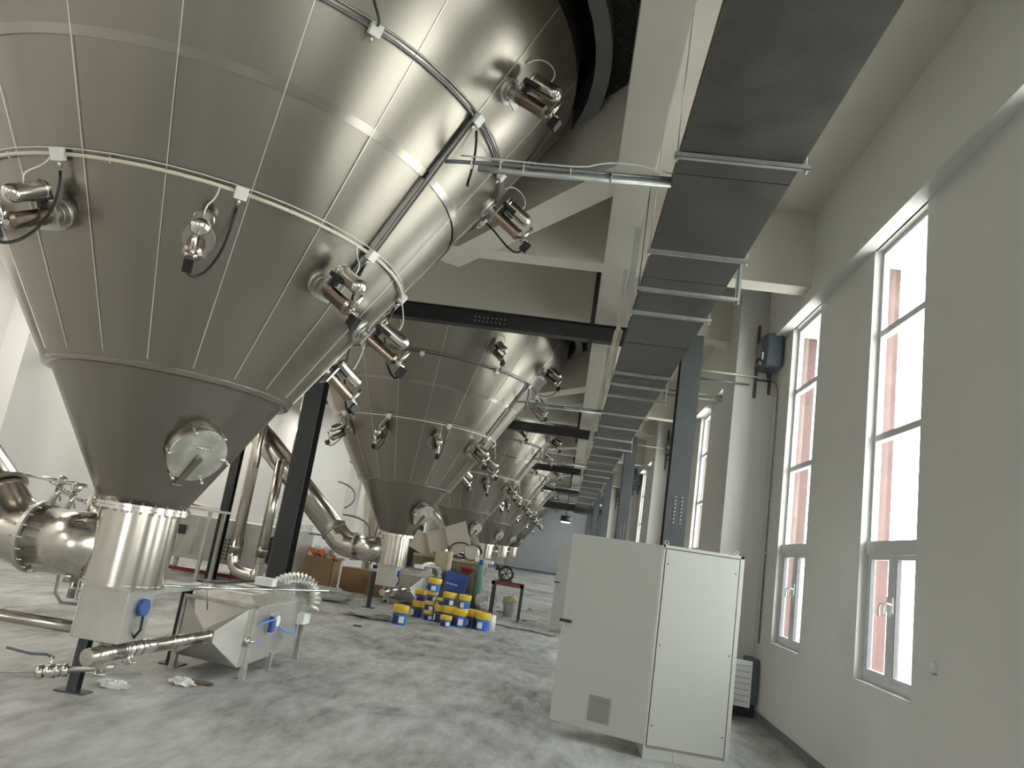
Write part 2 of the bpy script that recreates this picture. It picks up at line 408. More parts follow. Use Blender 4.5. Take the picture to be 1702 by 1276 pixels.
# ceiling slab, opened above every tank
HR = 3.50; NT = 6
def slab_with_hole(cx, cy, hx, y0, y1, R, z, th, b, oct_=None):
    n = 48
    pts_i = [(cx+R*math.cos(2*PI*k/n), cy+R*math.sin(2*PI*k/n)) for k in range(n)]
    def outer(k):
        a = 2*PI*k/n; c, s_ = math.cos(a), math.sin(a); t = 1e9
        if c > 1e-9: t = min(t, hx/c)
        if c < -1e-9: t = min(t, -hx/c)
        if s_ > 1e-9: t = min(t, (y1-cy)/s_)
        if s_ < -1e-9: t = min(t, (y0-cy)/s_)
        return (cx+c*t, cy+s_*t)
    pts_o = [outer(k) for k in range(n)]
    for k in range(n):
        j = (k+1) % n
        quad = [pts_i[k], pts_o[k], pts_o[j], pts_i[j]]
        # add true corners
        for (qx, qy) in ((cx+hx, y1), (cx-hx, y1), (cx-hx, y0), (cx+hx, y0)):
            ak = math.atan2(pts_o[k][1]-cy, pts_o[k][0]-cx); aj = math.atan2(pts_o[j][1]-cy, pts_o[j][0]-cx); aq = math.atan2(qy-cy, qx-cx)
            d1 = (aq-ak) % (2*PI); d2 = (aj-ak) % (2*PI)
            if 1e-6 < d1 < d2 - 1e-6: quad = [pts_i[k], pts_o[k], (qx, qy), pts_o[j], pts_i[j]]
        b.prism(quad, z, z+th)
    return b
b = MB(); HX = 4.2
b.box((WL-.3, WB, SLAB), (TX-HX, WF, SLAB+.15)); b.box((TX+HX, WB, SLAB), (WR+.3, WF, SLAB+.15))
prev = WB
for k in range(NT-1 + 1):
    cy = TY + BAY*k; y0, y1 = cy-4.2, cy+4.2
    b.box((TX-HX, prev, SLAB), (TX+HX, y0, SLAB+.15))
    if k < 6 and y1 < WF: slab_with_hole(TX, cy, HX, y0, y1, HR+.12, SLAB, .15, b); prev = y1
    else: prev = y0
b.box((TX-HX, prev, SLAB), (TX+HX, WF, SLAB+.15))
struct('ceiling', b, 'ceiling')
b = MB().box((WL-.3, WB-.3, 9.4), (WR+.3, WF+.3, 9.6)); struct('ceiling_sky_block', b, 'ceiling')  # unseen roof added to keep sky light out above the tanks
# downstand beams
b = MB()
for k in range(-1, 6):
    ya = 9.78 + BAY*k; yb = 12.66 + BAY*k
    if ya < WF-1 and ya > WB:
        b.box((0.42, ya, BEAM+.003), (WR-.1, ya+.34, SLAB+.015)); b.box((-2.4, ya, BEAM+.003), (0.06, ya+.34, SLAB+.015)); b.box((WL, ya, BEAM+.003), (-5.2, ya+.34, SLAB+.015))
    if yb < WF-1 and yb > WB:
        b.box((WL, yb, BEAM+.003), (0.06, yb+.34, SLAB+.015)); b.box((0.42, yb, BEAM+.003), (WR-.1, yb+.34, SLAB+.015))
struct('ceiling_cross_beams', b, 'ceiling')
b = MB().box((0.05, WB, BEAM), (0.43, WF, SLAB+.02)); b.box((-8.05, WB, BEAM), (-7.67, WF, SLAB+.02))
struct('ceiling_long_beams', b, 'ceiling')
b = MB()
for k in range(NT):
    cy = TY + BAY*k
    for sx in (1, -1):
        for sy in (1,):
            p0 = V((TX + sx*1.5, cy + sy*3.55)); p1 = V((TX + sx*3.85, cy + sy*.45)); d = (p1-p0).normalized(); n = V((-d.y, d.x))
            if n.dot(V((sx, sy))) < 0: n = -n
            p0 = p0 - d*.25; p1 = p1 + d*.15
            q = [p0, p1, p1 + n*.42, p0 + n*.42]
            b.prism([(a.x, a.y) for a in q], BEAM+.006, SLAB+.01)
struct('ceiling_corner_beams', b, 'ceiling')
# dark steel floor plates between ring and beams
b = MB()
for k in range(NT):
    cy = TY + BAY*k
    n = 48
    for i in range(n):
        a0, a1 = 2*PI*i/n, 2*PI*(i+1)/n
        am = (a0+a1)/2
        def ro(a):
            c, s_ = abs(math.cos(a)), abs(math.sin(a))
            t = min(3.83/max(c, 1e-6), 3.95/max(s_, 1e-6))
            # diagonal through (1.5,3.55)-(3.85,.45)
            nx, ny = 3.1, 2.35; L = math.hypot(nx, ny); nx /= L; ny /= L; dd = nx*1.5 + ny*3.55
            return max(HR+.13, min(t, dd/(nx*c+ny*s_)) if math.sin(a) > 0 else min(3.83/max(c, 1e-6), 4.2/max(s_, 1e-6)))
        q = [(TX+(HR+.1)*math.cos(a0), cy+(HR+.1)*math.sin(a0)), (TX+ro(a0)*math.cos(a0), cy+ro(a0)*math.sin(a0)),
             (TX+ro(a1)*math.cos(a1), cy+ro(a1)*math.sin(a1)), (TX+(HR+.1)*math.cos(a1), cy+(HR+.1)*math.sin(a1))]
        b.prism(q, 6.74, 6.80)
struct('ceiling_plates', b, 'plate')
for k in range(NT):
    cy = TY + BAY*k
    b = MB().lathe([(HR-.02, 6.60), (HR+.14, 6.60), (HR+.14, 7.05), (HR-.02, 7.05), (HR-.02, 6.60)], 72, (TX, cy, 0), smooth=False)
    struct('trim_%d' % (4+k), b, 'ringc')

# windows of the right wall
TR = [2.34, 3.50, 4.64]
def window(y, idx):
    """aluminium window: frame, mullion, transoms, casements, glass"""
    xf = WR+.085
    root = None
    f = MB()
    t = .05
    f.box((xf, y-HW, SILL), (xf+.06, y-HW+t, HEAD)); f.box((xf, y+HW-t, SILL), (xf+.06, y+HW, HEAD))
    f.box((xf, y-HW+t, SILL), (xf+.06, y+HW-t, SILL+t)); f.box((xf, y-HW+t, HEAD-t), (xf+.06, y+HW-t, HEAD))
    for z in TR[1:]: f.box((xf-.01, y-HW+t, z-.035), (xf+.07, y+HW-t, z+.035))
    f.box((xf-.03, y-HW+.01, TR[0]-.03), (xf+.07, y+HW-.01, TR[0]+.10))
    f.box((xf-.02, y-.03, SILL+t), (xf+.06, y+.03, TR[0]-.03))
    root = f.build('window_%d' % idx, 'alu'); root['kind'] = 'structure'; 
    g = MB()
    zs = [TR[0]+.10] + [z for z in TR[1:]] + [HEAD-t]
    for a, c in zip(zs[:-1], zs[1:]): g.box((xf+.03, y-HW+t, a), (xf+.036, y+HW-t, c))
    g.build('glass_pane', 'glass', root)
    for s_ in (-1, 1):
        ya, yb = (y-HW+t+.005, y-.035) if s_ < 0 else (y+.035, y+HW-t-.005)
        c = MB(); w = .045; za, zb = SILL+t+.005, TR[0]-.035
        c.box((xf-.015, ya, za), (xf+.035, ya+w, zb)); c.box((xf-.015, yb-w, za), (xf+.035, yb, zb))
        c.box((xf-.015, ya+w, za), (xf+.035, yb-w, za+w+.02)); c.box((xf-.015, ya+w, zb-w), (xf+.035, yb-w, zb))
        cs = c.build('casement', 'alu', root)
        d = MB(); 
        for (p, q) in (((ya+w, za+w+.02), (ya+w+.012, zb-w)), ((yb-w-.012, za+w+.02), (yb-w, zb-w))):
            d.box((xf-.012, p[0], p[1]), (xf+.03, q[0], q[1]))
        d.build('gasket', 'frame_dark', cs)
        MB().box((xf+.01, ya+w, za+w+.02), (xf+.016, yb-w, zb-w)).build('glass_pane', 'glass', cs)
        hy = ya+.022 if s_ > 0 else yb-.022
        h = MB().box((xf-.03, hy-.014, 1.78), (xf-.012, hy+.014, 1.92))
        h.tube(bez((xf-.03, hy, 1.85), (xf-.09, hy, 1.87), (xf-.09, hy+.05, 1.86), (xf-.07, hy+.07, 1.74), 8), .011, 8)
        h.build('window_handle', 'white', cs)
    s_ = MB().box((WR-.015, y-HW, SILL-.02), (xf, y+HW, SILL+.004)); s_.build('window_sill', 'wall', root)
for i, y in enumerate(WIN_Y): window(y, i+1)
# red facade fins outside, one between each pair of windows
b = MB()
for y in WIN_Y: b.box((WR+.16, y+1.27, -.2), (WR+.55, y+1.73, 11.0))
struct('facade_fins', b, 'red')
# pale canopy edge that shows through the top panes
b = MB().box((WR+.16, WB, 5.72), (WR+.7, WF, 5.9)); struct('facade_canopy', b, 'panel')

# ================================================================ TANKS
AZS = [-90 + 18*k for k in range(20)]
def rc(z): return 1.05 + 0.63*(z-2.8)       # radius of the cladding
def rs(z): return 0.36 + (z-1.72)*0.585     # radius of the lower cone
def cp(az, z, off=0.0, low=False):
    a = math.radians(az); r = (rs(z) if low else rc(z)); sl = math.atan(0.585 if low else 0.63)
    n = V((math.cos(a)*math.cos(sl), math.sin(a)*math.cos(sl), -math.sin(sl)))
    return V((TX, TY, 0)) + V((r*math.cos(a), r*math.sin(a), z)) + n*off
def frame_at(az, low=False):
    a = math.radians(az); sl = math.atan(0.585 if low else 0.63)
    n = V((math.cos(a)*math.cos(sl), math.sin(a)*math.cos(sl), -math.sin(sl)))
    t = V((math.cos(a)*math.sin(sl), math.sin(a)*math.sin(sl), math.cos(sl)))
    return n, t, V((-math.sin(a), math.cos(a), 0))
def make_tank():
    root = thing('conical_tank', 'x', 'tank', (TX, TY, 0), 'row of polished cone tanks')
    c = (TX, TY, 0); zt = 6.40
    MB().lathe([(rc(2.8), 2.8), (rc(4.83)-.012, 4.83)], 120, c).lathe([(rc(4.83)-.0, 4.83), (rc(zt), zt)], 120, c)\
        .lathe([(rc(zt), zt), (rc(zt), 9.38)], 120, c, smooth=True).build('cladding_cone', 'steel', root)
    MB().lathe([(rs(2.8)+.0, 2.795), (rc(2.8), 2.795), (rc(2.8)+.010, 2.80), (rc(2.83)+.010, 2.83), (rc(2.83), 2.835)], 120, c).build('cladding_rim', 'band', root)
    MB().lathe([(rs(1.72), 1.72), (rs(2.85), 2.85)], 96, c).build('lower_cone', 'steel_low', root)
    # horizontal polished lap band and the vertical lap seams
    MB().lathe([(rc(4.80)+.006, 4.80), (rc(4.86)+.006, 4.86)], 120, c).build('lap_band', 'band', root)
    for i, az in enumerate(AZS):
        if -150 < az < 60 or True:
            n, t, bt = frame_at(az); s_ = MB()
            p0, p1 = cp(az, 2.87, .004), cp(az, 6.38, .004)
            s_.obox((p0+p1)/2, t, bt, n, (p1-p0).length, .0065, .006); s_.build('lap_seam', 'weld', root)
    # flanges with bolts, neck
    f = MB().lathe([(.33, 1.67), (.415, 1.67), (.415, 1.695), (.33, 1.695)], 64, c, smooth=False)
    f.lathe([(.35, 1.70), (.415, 1.70), (.415, 1.725), (.35, 1.725), (.35, 1.70)], 64, c, smooth=False)
    f.build('flange', 'bright', root)
    bo = MB().cyl((TX+.388, TY, 1.65), (TX+.388, TY, 1.745), .009, n=6); b0 = bo.build('flange_bolt', 'bright', root)
    for k in range(1, 24):
        b1 = b0.copy(); COL.objects.link(b1); b1.rotation_euler = (0, 0, 2*PI*k/24)
    MB().lathe([(.335, 1.03), (.335, 1.70)], 64, c).lathe([(0.05, 1.03), (.345, 1.03), (.345, 1.05), (.335, 1.05)], 64, c, smooth=False).build('neck', 'pipe', root)
    # manhole
    az = -36.5; z = 2.27; n, t, bt = frame_at(az, True); p = cp(az, z, 0, True)
    MB().cyl(p - n*.08, p + n*.13, .232, n=48).build('manhole_neck', 'neckdark', root)
    lid = MB().lathe([(.001, .160), (.11, .156), (.21, .148), (.244, .142), (.247, .128), (.232, .126)], 48, p, n)
    lo = lid.build('manhole_lid', 'lid', root)
    h = MB().tube([p+n*.155+t*.10-bt*.07, p+n*.185+t*.10-bt*.07, p+n*.185+t*.10+bt*.07, p+n*.155+t*.10+bt*.07], .006, 8); h.build('handle', 'bright', lo)
    q0, q1 = p+n*.185+t*.0, p+n*.14-t*.30-bt*.05
    ax = (q1-q0).normalized()
    MB().obox((q0+q1)/2, ax, ax.cross(n), n, (q1-q0).length, .05, .02).cyl(p+n*.15, p+n*.205, .024, n=12).build('swing_arm', 'neckdark', lo)
    MB().obox((q1+p-t*.28-bt*.05)/2, n, bt, t, .16, .018, .05).cyl(q1-bt*.045, q1+bt*.045, .014, n=10).build('hinge_post', 'neckdark', root)
    for k in range(6):
        a = PI*2*(k+.5)/6; d = t*math.cos(a) + bt*math.sin(a); q = p + d*.258
        MB().cyl(q+n*.04, q+n*.175, .009, n=8).obox(q+n*.15-d*.02, d, n.cross(d), n, .06, .02, .012).ball(q+n*.18, .015, 8, 6).build('clamp', 'bright', root)
    return root
def pid(k): return ORD[k] + ' cone tank' if k < 5 else 'farthest cone tank'
tank0 = make_tank()
def per_tank(root, labelf, upto=6, group=None):
    root['label'] = labelf(0)
    if group: root['group'] = group
    for k in range(1, upto): copy_tree(root, (0, BAY*k, 0), labelf(k))
TL = ['giant polished steel cone tank filling the upper left, nearest the camera',
      'polished steel cone tank standing behind the nearest one, its elbow pipe in full view',
      'third polished steel cone tank in the row, partly behind the second',
      'fourth polished steel cone tank in the row, small in the distance',
      'fifth polished steel cone tank in the row, next to last',
      'last and smallest polished steel cone tank, close to the far wall']
per_tank(tank0, lambda k: TL[k])

# pneumatic hammers on the cone -------------------------------------------------
def make_hammer(az, z, label, jb=6.5):
    n, t, bt = frame_at(az); p = cp(az, z)
    root = thing('pneumatic_hammer', label, 'pneumatic hammer', tuple(p), 'pneumatic hammers on the tank cones')
    MB().cyl(p-n*.03, p+n*.02, .085, n=20).cyl(p+n*.02, p+n*.035, .06, n=20).build('mounting_pad', 'satin', root)
    MB().obox(p+n*.085, t, bt, n, .15, .12, .012).cyl(p, p+n*.09, .035, n=12).build('mounting_plate', 'satin', root)
    MB().lathe([(.001, .09), (.044, .09), (.044, .12), (.048, .12), (.048, .14), (.044, .14), (.044, .30), (.048, .30), (.048, .32), (.03, .335), (.001, .335)], 24, p, n).build('cylinder', 'copper', root)
    q = p + t*.135 + n*.08 + bt*.01
    prof = [(.001, .0), (.045, .0), (.055, .012), (.055, .03), (.051, .035), (.051, .20)] + [(.051*math.cos(a*PI/12), .20+.045*math.sin(a*PI/12)) for a in range(1, 7)]
    MB().lathe([(max(r, .001), zz) for r, zz in prof], 24, q, n).build('air_tank', 'bright', root)
    MB().obox(p+t*.075+n*.10, t, bt, n, .15, .03, .05).obox(p+t*.1+n*.13, t, bt, n, .03, .09, .12).build('bracket', 'black', root)
    v = p + n*.36; K = 1.38
    MB().cyl(p+n*.33, p+n*.41, .018, n=10).cyl(v-t*.01, v+t*.12, .014, n=10).cyl(v-bt*.03, v+bt*.03, .016, n=8).build('valve', 'bright', root)
    MB().obox(p+n*.42-t*.035, t, bt, n, .07, .045, .06).build('plug', 'rubber', root)
    # black cable up to the junction box, thin hose up to the rail
    zr = 4.13 if z < 4.5 else 5.38
    if z < 4.5:
        e = cp(az+jb, zr-.10, .05); s0 = p+(n*.42-t*.07)*K
        cpt = bez(s0, s0 - t*.10 + bt*.08 + n*.02, e - t*.42 + n*.10, e, 18)
        h0 = p+(q-p+n*.12+t*.05)*K; h1 = cp(az+2.0, zr+.01, .03)
        hp = bez(h0, h0+t*.12, h1-t*.15+n*.12, h1, 14)
    else:
        e = cp(az+jb, zr+.02, .04); s0 = p+(n*.42-t*.07)*K
        cpt = bez(s0, s0-t*.18+bt*.02, e+t*.05+n*.18, e, 18)
        h0 = p+(q-p+n*.12+t*.05)*K; h1 = p+t*.02+bt*.25
        hp = bez(h0, h0+t*.12+n*.05, h0+t*.22-n*.25, cp(az-1, z+.22, .01), 14)
    MB().tube(cpt, .011, 8).build('cable', 'rubber', root)
    MB().tube(hp, .006, 6).build('air_hose', 'clear', root)
    S = 1.38
    for o in root.children:
        if o.name.split('.')[0] not in ('cable', 'air_hose'):
            for v in o.data.vertices: v.co *= S
    return root
HS = [(-134.6, 3.76, 'low on the far left flank of'), (-98.6, 3.76, 'low on the left flank of'), (-62.6, 3.76, 'low on the front of'), (-26.6, 3.76, 'low on the right front of'),
      (9.4, 3.66, 'low on the right edge of'), (45.4, 3.40, 'lowest, tucked behind the right edge of'), (-51, 5.72, 'high on the front of'), (-15, 5.72, 'high on the right shoulder of'), (16, 5.30, 'high on the far right edge of')]
for az, z, w in HS:
    h = make_hammer(az, z, '', {-134.6: 3.6, -98.6: 3.6, -62.6: 6.5, -26.6: 8.0, -15: 17.5, 16: 12}.get(az, 6.6))
    up = 6 if az > -100 else 4
    per_tank(h, lambda k, w=w: 'small twin-cylinder pneumatic hammer %s the %s' % (w, pid(k)), up)

# conduit rings ------------------------------------------------------------------
def ring_pts(z, a0, a1, off, step=6.0):
    n = max(2, int(abs(a1-a0)/step)); return [cp(a0+(a1-a0)*i/n, z, off) for i in range(n+1)]
def jbox(parent, az, z):
    n, t, bt = frame_at(az); p = cp(az, z, .05)
    j = MB().obox(p, t, bt, n, .095, .095, .055).build('junction_box', 'white', parent, bevel=.005)
    MB().cyl(p-t*.045, p-t*.10, .013, n=8).build('cable_gland', 'bright', j)
    return j
low = thing('conduit_ring', '', 'conduit', (TX, TY, 4.13), 'conduit rings around the tank cones')
JL = [-131, -95, -56.1, -18.6, 16]
segs = [-150] + JL + [52]
mb = MB()
for a, c in zip(segs[:-1], segs[1:]):
    mb.tube([cp(x, 4.13 + (.02 if 0 else 0), .035) for x in [a+1.2 + (c-a-2.4)*i/6 for i in range(7)]], .016, 8)
mb.build('conduit_pipe', 'cream', low)
for a in [x for s_, e in zip(segs[:-1], segs[1:]) for x in (s_+(e-s_)*.3, s_+(e-s_)*.6)]:
    n, t, bt = frame_at(a); MB().obox(cp(a, 4.13, .02), t, bt, n, .05, .012, .05).build('clip', 'bright', low)
MB().tube(ring_pts(4.165, -150, 52, .02), .005, 6).build('air_line', 'clear', low)
for a in JL: jbox(low, a, 4.13)
per_tank(low, lambda k: 'cream conduit with white junction boxes ringing the lower part of the %s' % pid(k))
up_ = thing('conduit_ring', '', 'conduit', (TX, TY, 5.38), 'conduit rings around the tank cones')
MB().tube(ring_pts(5.38, -150, 45, .035), .013, 8).build('conduit_pipe', 'grey_conduit', up_)
MB().tube(ring_pts(5.42, -150, 45, .03), .009, 8).build('air_line', 'satin', up_)
for a in (-80, -44.4, -18.0, 2.5, 28): jbox(up_, a, 5.38)
per_tank(up_, lambda k: 'thin grey conduit ringing the upper part of the %s' % pid(k))
# riser that joins both rings, and the bundle that crosses to the cable duct
ri = thing('conduit_riser', '', 'conduit', tuple(cp(-18.6, 3.95)), 'conduit risers on the tank cones')
for d, mt_ in ((-.35, 'grey_conduit'), (.35, 'rust')):
    MB().tube([cp(-18.6+d*1.2, 3.95, .03), cp(-18.6+d*1.1, 4.13, .045), cp(-18.6+d, 5.0, .03), cp(-18.6+d*.9, 5.38, .03)], .014, 8).build('conduit_pipe', mt_, ri)
MB().tube(bez(cp(-16, 5.33, .03), cp(-13, 5.15, .16), cp(-12, 5.0, .16), cp(-13, 4.98, .22), 10), .012, 8).build('hose_loop', 'rubber', ri)
per_tank(ri, lambda k: 'pair of conduits climbing the right side of the %s between its rings' % pid(k))
bu = thing('cable_bundle', '', 'cable', (-1.46, 5.83, 5.02), 'cable bundles from tanks to the duct')
s0 = cp(-17.8, 5.0, .03)
MB().tube([s0, s0+V((.12, 0, .01)), V((-.9, 5.83, 5.0)), V((.50, 5.83, 5.03))], .018, 8).build('conduit_pipe', 'grey_conduit', bu)
MB().tube([s0+V((.3, 0, -.035)), V((-.7, 5.84, 4.95)), V((.50, 5.84, 4.985))], .028, 8).build('sheathed_cable', 'galv', bu)
MB().tube(bez((-1.3, 5.82, 5.04), (-.6, 5.8, 5.03), (-.35, 5.8, 5.02), (-.2, 5.82, 5.06), 8) + bez((-.2, 5.82, 5.06), (0, 5.8, 5.14), (.2, 5.8, 5.12), (.50, 5.82, 5.07), 8)[1:], .007, 6).build('loose_hose', 'clear', bu)
for x in (-1.2, -.95, -.75, -.35, 0.0): MB().cyl((x, 5.835, 4.985), (x+.006, 5.835, 4.985), .05, n=14).build('cable_tie', 'white', bu)
per_tank(bu, lambda k: 'grey cable bundle spanning from the %s to the overhead duct' % pid(k))

# discharge box under each neck ---------------------------------------------------
db = thing('discharge_box', '', 'valve box', (TX, TY, .56), 'discharge boxes under the tanks')
MB().box((-4.0, 6.38, .57), (-3.575, 6.80, 1.03)).build('housing', 'satin', db, bevel=.004)
MB().box((-4.012, 6.37, 1.005), (-3.563, 6.81, 1.028)).box((-4.0, 6.372, .57), (-3.99, 6.38, 1.0)).build('top_lip', 'lid', db)
MB().cyl((-3.575, 6.62, .86), (-3.53, 6.62, .86), .075, n=24).build('gauge', 'blue', db)
MB().tube([(-3.54, 6.62, .80), (-3.52, 6.60, .68), (-3.575, 6.62, .60)], .012, 8).build('drain_cable', 'rubber', db)
MB().cyl((-3.80, 6.6, .47), (-3.80, 6.6, .58), .055, n=20).cyl((-3.80, 6.6, .535), (-3.80, 6.6, .56), .085, n=20).build('outlet_stub', 'pipe', db)
per_tank(db, lambda k: 'square steel discharge box under the neck of the %s' % pid(k))
# cross tube below it and the pipe that leads to the air heater
cr_ = thing('suction_pipe', '', 'pipe', (-3.76, 6.6, .28), 'suction pipes from the discharge boxes')
MB().cyl((-3.80, 6.38, .432), (-3.72, 6.72, .462), .075, n=28).build('cross_tube', 'pipe', cr_)
MB().cyl((-3.803, 6.368, .431), (-3.80, 6.38, .432), .072, n=28).cyl((-3.806, 6.355, .43), (-3.803, 6.37, .431), .012, n=8).build('end_disc', 'lid', cr_)
MB().cyl((-3.765, 6.56, .28), (-3.765, 6.56, .57), .042, n=18).cyl((-3.765, 6.56, .275), (-3.765, 6.56, .29), .052, n=18).build('drain_stub', 'bright', cr_)
a, e = V((-3.72, 6.72, .462)), V((-3.555, 8.03, .47))
MB().cyl(a, a.lerp(e, .52), .066, n=28).build('sleeve', 'bright', cr_)
MB().cyl(a.lerp(e, .45), e, .056, n=28).build('pipe', 'pipe', cr_)
d = (e-a).normalized()
for t_ in (.02, .10, .18, .52, .985):
    q = a.lerp(e, t_); MB().cyl(q-d*.01, q+d*.01, .078 if t_ < .9 else .072, n=28).build('clamp_ring', 'bright', cr_)
MB().cyl(a+V((.03, .10, -.03)), a+V((.04, .10, -.13)), .016, n=10).cyl(a+V((-.02, .10, -.11)), a+V((.12, .10, -.10)), .012, n=8).build('drain_tap', 'bright', cr_)
per_tank(cr_, lambda k: 'polished pipe near the floor under the %s, leading to its heater' % pid(k), 3)

# air heater / filter hood ----------------------------------------------------------
hd = thing('air_heater', '', 'air heater', (-3.7, 9.2, 0), 'air heaters beside the tanks')
X0, X1, Y0, Y1, Z0, Z1 = -4.10, -3.29, 8.52, 10.05, .15, .76
MB().box((X0, Y0, Z0), (X1, Y1, Z1)).build('housing', 'satin', hd, bevel=.004)
ap = V((-3.555, 8.05, .47)); r_ = .06
fr = [V((X0, Y0, Z0)), V((X1, Y0, Z0)), V((X1, Y0, Z1)), V((X0, Y0, Z1))]
y1_ = 8.34
mid = [V((X0, 8.52, Z0)), V((X1, y1_, Z0)), V((X1, y1_, Z1)), V((X0, 8.52, Z1))]
ai = [ap + V((-r_, 0, -r_)), ap + V((r_, 0, -r_)), ap + V((r_, 0, r_)), ap + V((-r_, 0, r_))]
MB().add(fr+mid+ai, [(0, 1, 5, 4), (1, 2, 6, 5), (2, 3, 7, 6), (3, 0, 4, 7), (4, 5, 9, 8), (5, 6, 10, 9), (6, 7, 11, 10), (7, 4, 8, 11), (8, 9, 10, 11)]).build('inlet_hood', 'satin', hd)
MB().box((X0-.03, Y0-.012, Z0-.03), (X0, Y0+.012, Z1+.03)).box((X1, Y0-.012, Z0-.03), (X1+.035, Y0+.012, Z1+.03)).box((X0-.03, Y0-.012, Z1), (X1+.035, Y0+.012, Z1+.035)).build('flange', 'lid', hd)
MB().add([(X0, Y0+.05, Z1), (X1, Y0+.05, Z1), (X1, Y1, Z1), (X0, Y1, Z1), (X0+.12, Y0+.1, Z1+.12), (X1-.12, Y0+.1, Z1+.12), (X1-.12, Y1-.1, Z1+.12), (X0+.12, Y1-.1, Z1+.12)],
         [(0, 1, 5, 4), (1, 2, 6, 5), (2, 3, 7, 6), (3, 0, 4, 7), (4, 5, 6, 7)]).build('roof_plate', 'lid', hd)
for k in range(3): MB().box((X0+.15, Y0+.3+.45*k, Z1+.12), (X1-.15, Y0+.42+.45*k, Z1+.128)).build('roof_slot', 'grey_conduit', hd)
for (x, y) in ((X1, 8.54), (X1, 9.28), (X0, 8.54), (X0, 9.9), (X1+.02, 10.2)):
    MB().box((x-.03, y-.03, .008), (x+.03, y+.03, Z0+.05 if y < 10.1 else .5)).box((x-.055, y-.05, 0), (x+.055, y+.05, .01)).build('leg', 'satin', hd)
MB().box((X1-.35, 10.12, .48), (X1+.05, 10.24, .54)).build('rear_bracket', 'satin', hd)
MB().box((X1-.05, 10.0, .46), (X1+.09, 10.26, .60)).build('tray', 'panel', hd)
MB().box((X1, 8.98, .44), (X1+.02, 9.28, .66)).build('gauge_plate', 'lid', hd)
MB().box((X1+.01, 8.98, .46), (X1+.06, 9.02, .64)).box((X1+.015, 9.04, .46), (X1+.05, 9.12, .60)).build('gauge_body', 'blue', hd)
MB().cyl((X1+.02, 9.19, .57), (X1+.05, 9.19, .57), .065, n=24).build('gauge_dial', 'white', hd)
MB().cyl((X1-.0, 8.43, .42), (X1+.05, 8.43, .42), .05, n=16).ball((X1+.07, 8.43, .42), .025, 8, 6).build('door_knob', 'bright', hd)
MB().tube(bez((X1+.05, 8.43, .42), (X1+.1, 8.48, .42), (X1+.08, 8.55, .38), (X1+.06, 8.64, .40), 8), .010, 8).tube(bez((X1+.04, 8.60, .58), (X1+.10, 8.72, .62), (X1+.10, 8.9, .62), (X1+.05, 9.05, .60), 8), .010, 8)\
    .tube(bez((X1+.04, 9.25, .50), (X1+.12, 9.4, .42), (X1+.14, 9.75, .34), (X1+.06, 9.85, .45), 10), .010, 8).build('blue_air_line', 'bluehose', hd)
# corrugated hose
pts = bez((-3.52, 9.95, .72), (-3.28, 10.05, .72), (-3.20, 10.18, .72), (-3.22, 10.15, .48), 4)
pts = bez((-3.62, 10.00, .90), (-3.50, 10.22, 1.06), (-3.12, 10.32, 1.0), (-3.20, 10.20, .62), 34)
rr_ = [.10 + (.014 if i % 2 else -.014) for i in range(len(pts))]
hb = MB().tube(pts, rr_, 18); hb.sm = [False]*len(hb.sm); hb.build('flexible_hose', 'foil', hd)
MB().cyl((-3.75, 9.85, .80), (-3.40, 10.02, .84), .10, n=20).build('hose_spigot', 'galv', hd)
MB().box((-3.80, 9.6, .90), (-3.56, 9.76, 1.0)).build('switch_box', 'panel', hd, bevel=.006)
MB().tube(bez((-3.80, 9.66, .94), (-3.95, 9.5, .92), (-4.1, 9.2, .86), (-4.15, 8.8, .92), 10), .012, 8).build('cable', 'rubber', hd)
HL = ['steel air heater with a pyramid hood and silver flexible hose in the foreground', 'steel air heater with pyramid hood behind the paint buckets', 'steel air heater half hidden beside the third cone tank']
per_tank(hd, lambda k: HL[k], 3)

# frame of posts beside the discharge box ---------------------------------------------
fp = thing('pipe_stand', '', 'stand', (-4.19, 6.95, 0), 'blue-black pipe stands by the tanks')
MB().box((-4.235, 6.90, .012), (-4.15, 6.908, .90)).box((-4.235, 6.99, .012), (-4.15, 6.998, .90)).box((-4.196, 6.90, .012), (-4.189, 6.998, .90)).build('post', 'grey_steel', fp)
MB().box((-4.33, 6.87, 0), (-4.05, 7.03, .014)).build('base_plate', 'grey_steel', fp)
MB().box((-4.24, 6.9, .90), (-4.14, 7.0, .96)).build('head', 'grey_steel', fp)
per_tank(fp, lambda k: ['dark steel post on a base plate just behind the nearest discharge box', 'dark steel post on a base plate left of the second discharge box', 'dark steel post left of the third discharge box'][k], 3)
f2 = thing('pipe_stand', '', 'stand', (-4.19, 8.69, 0), 'blue-black pipe stands by the tanks')
MB().box((-4.235, 8.645, .012), (-4.15, 8.653, .82)).box((-4.235, 8.735, .012), (-4.15, 8.743, .82)).box((-4.196, 8.645, .012), (-4.189, 8.743, .82)).build('post', 'black', f2)
MB().box((-4.30, 8.60, 0), (-4.05, 8.80, .014)).build('base_plate', 'black', f2)
MB().box((-4.26, 6.75, .82), (-4.12, 9.3, .88)).build('rail', 'galv', f2)
per_tank(f2, lambda k: ['black steel post and galvanised rail beside the foreground air heater', 'black steel post and rail beside the second air heater', 'black steel post and rail beside the third air heater'][k], 3)
tb = thing('support_tube', 'long bright steel tube lying across the foreground air heater', 'tube', (-3.55, 6.6, 1.04))
MB().tube([(-3.9, 6.45, 1.03), (-3.2, 7.35, 1.045), (-2.45, 8.3, 1.09)], .014, 10).build('tube', 'bright', tb)
MB().box((-3.36, 7.22, 1.02), (-3.28, 7.30, 1.08)).cyl((-3.33, 7.29, 1.03), (-3.40, 7.55, .80), .008, n=8).build('coupling', 'bright', tb)

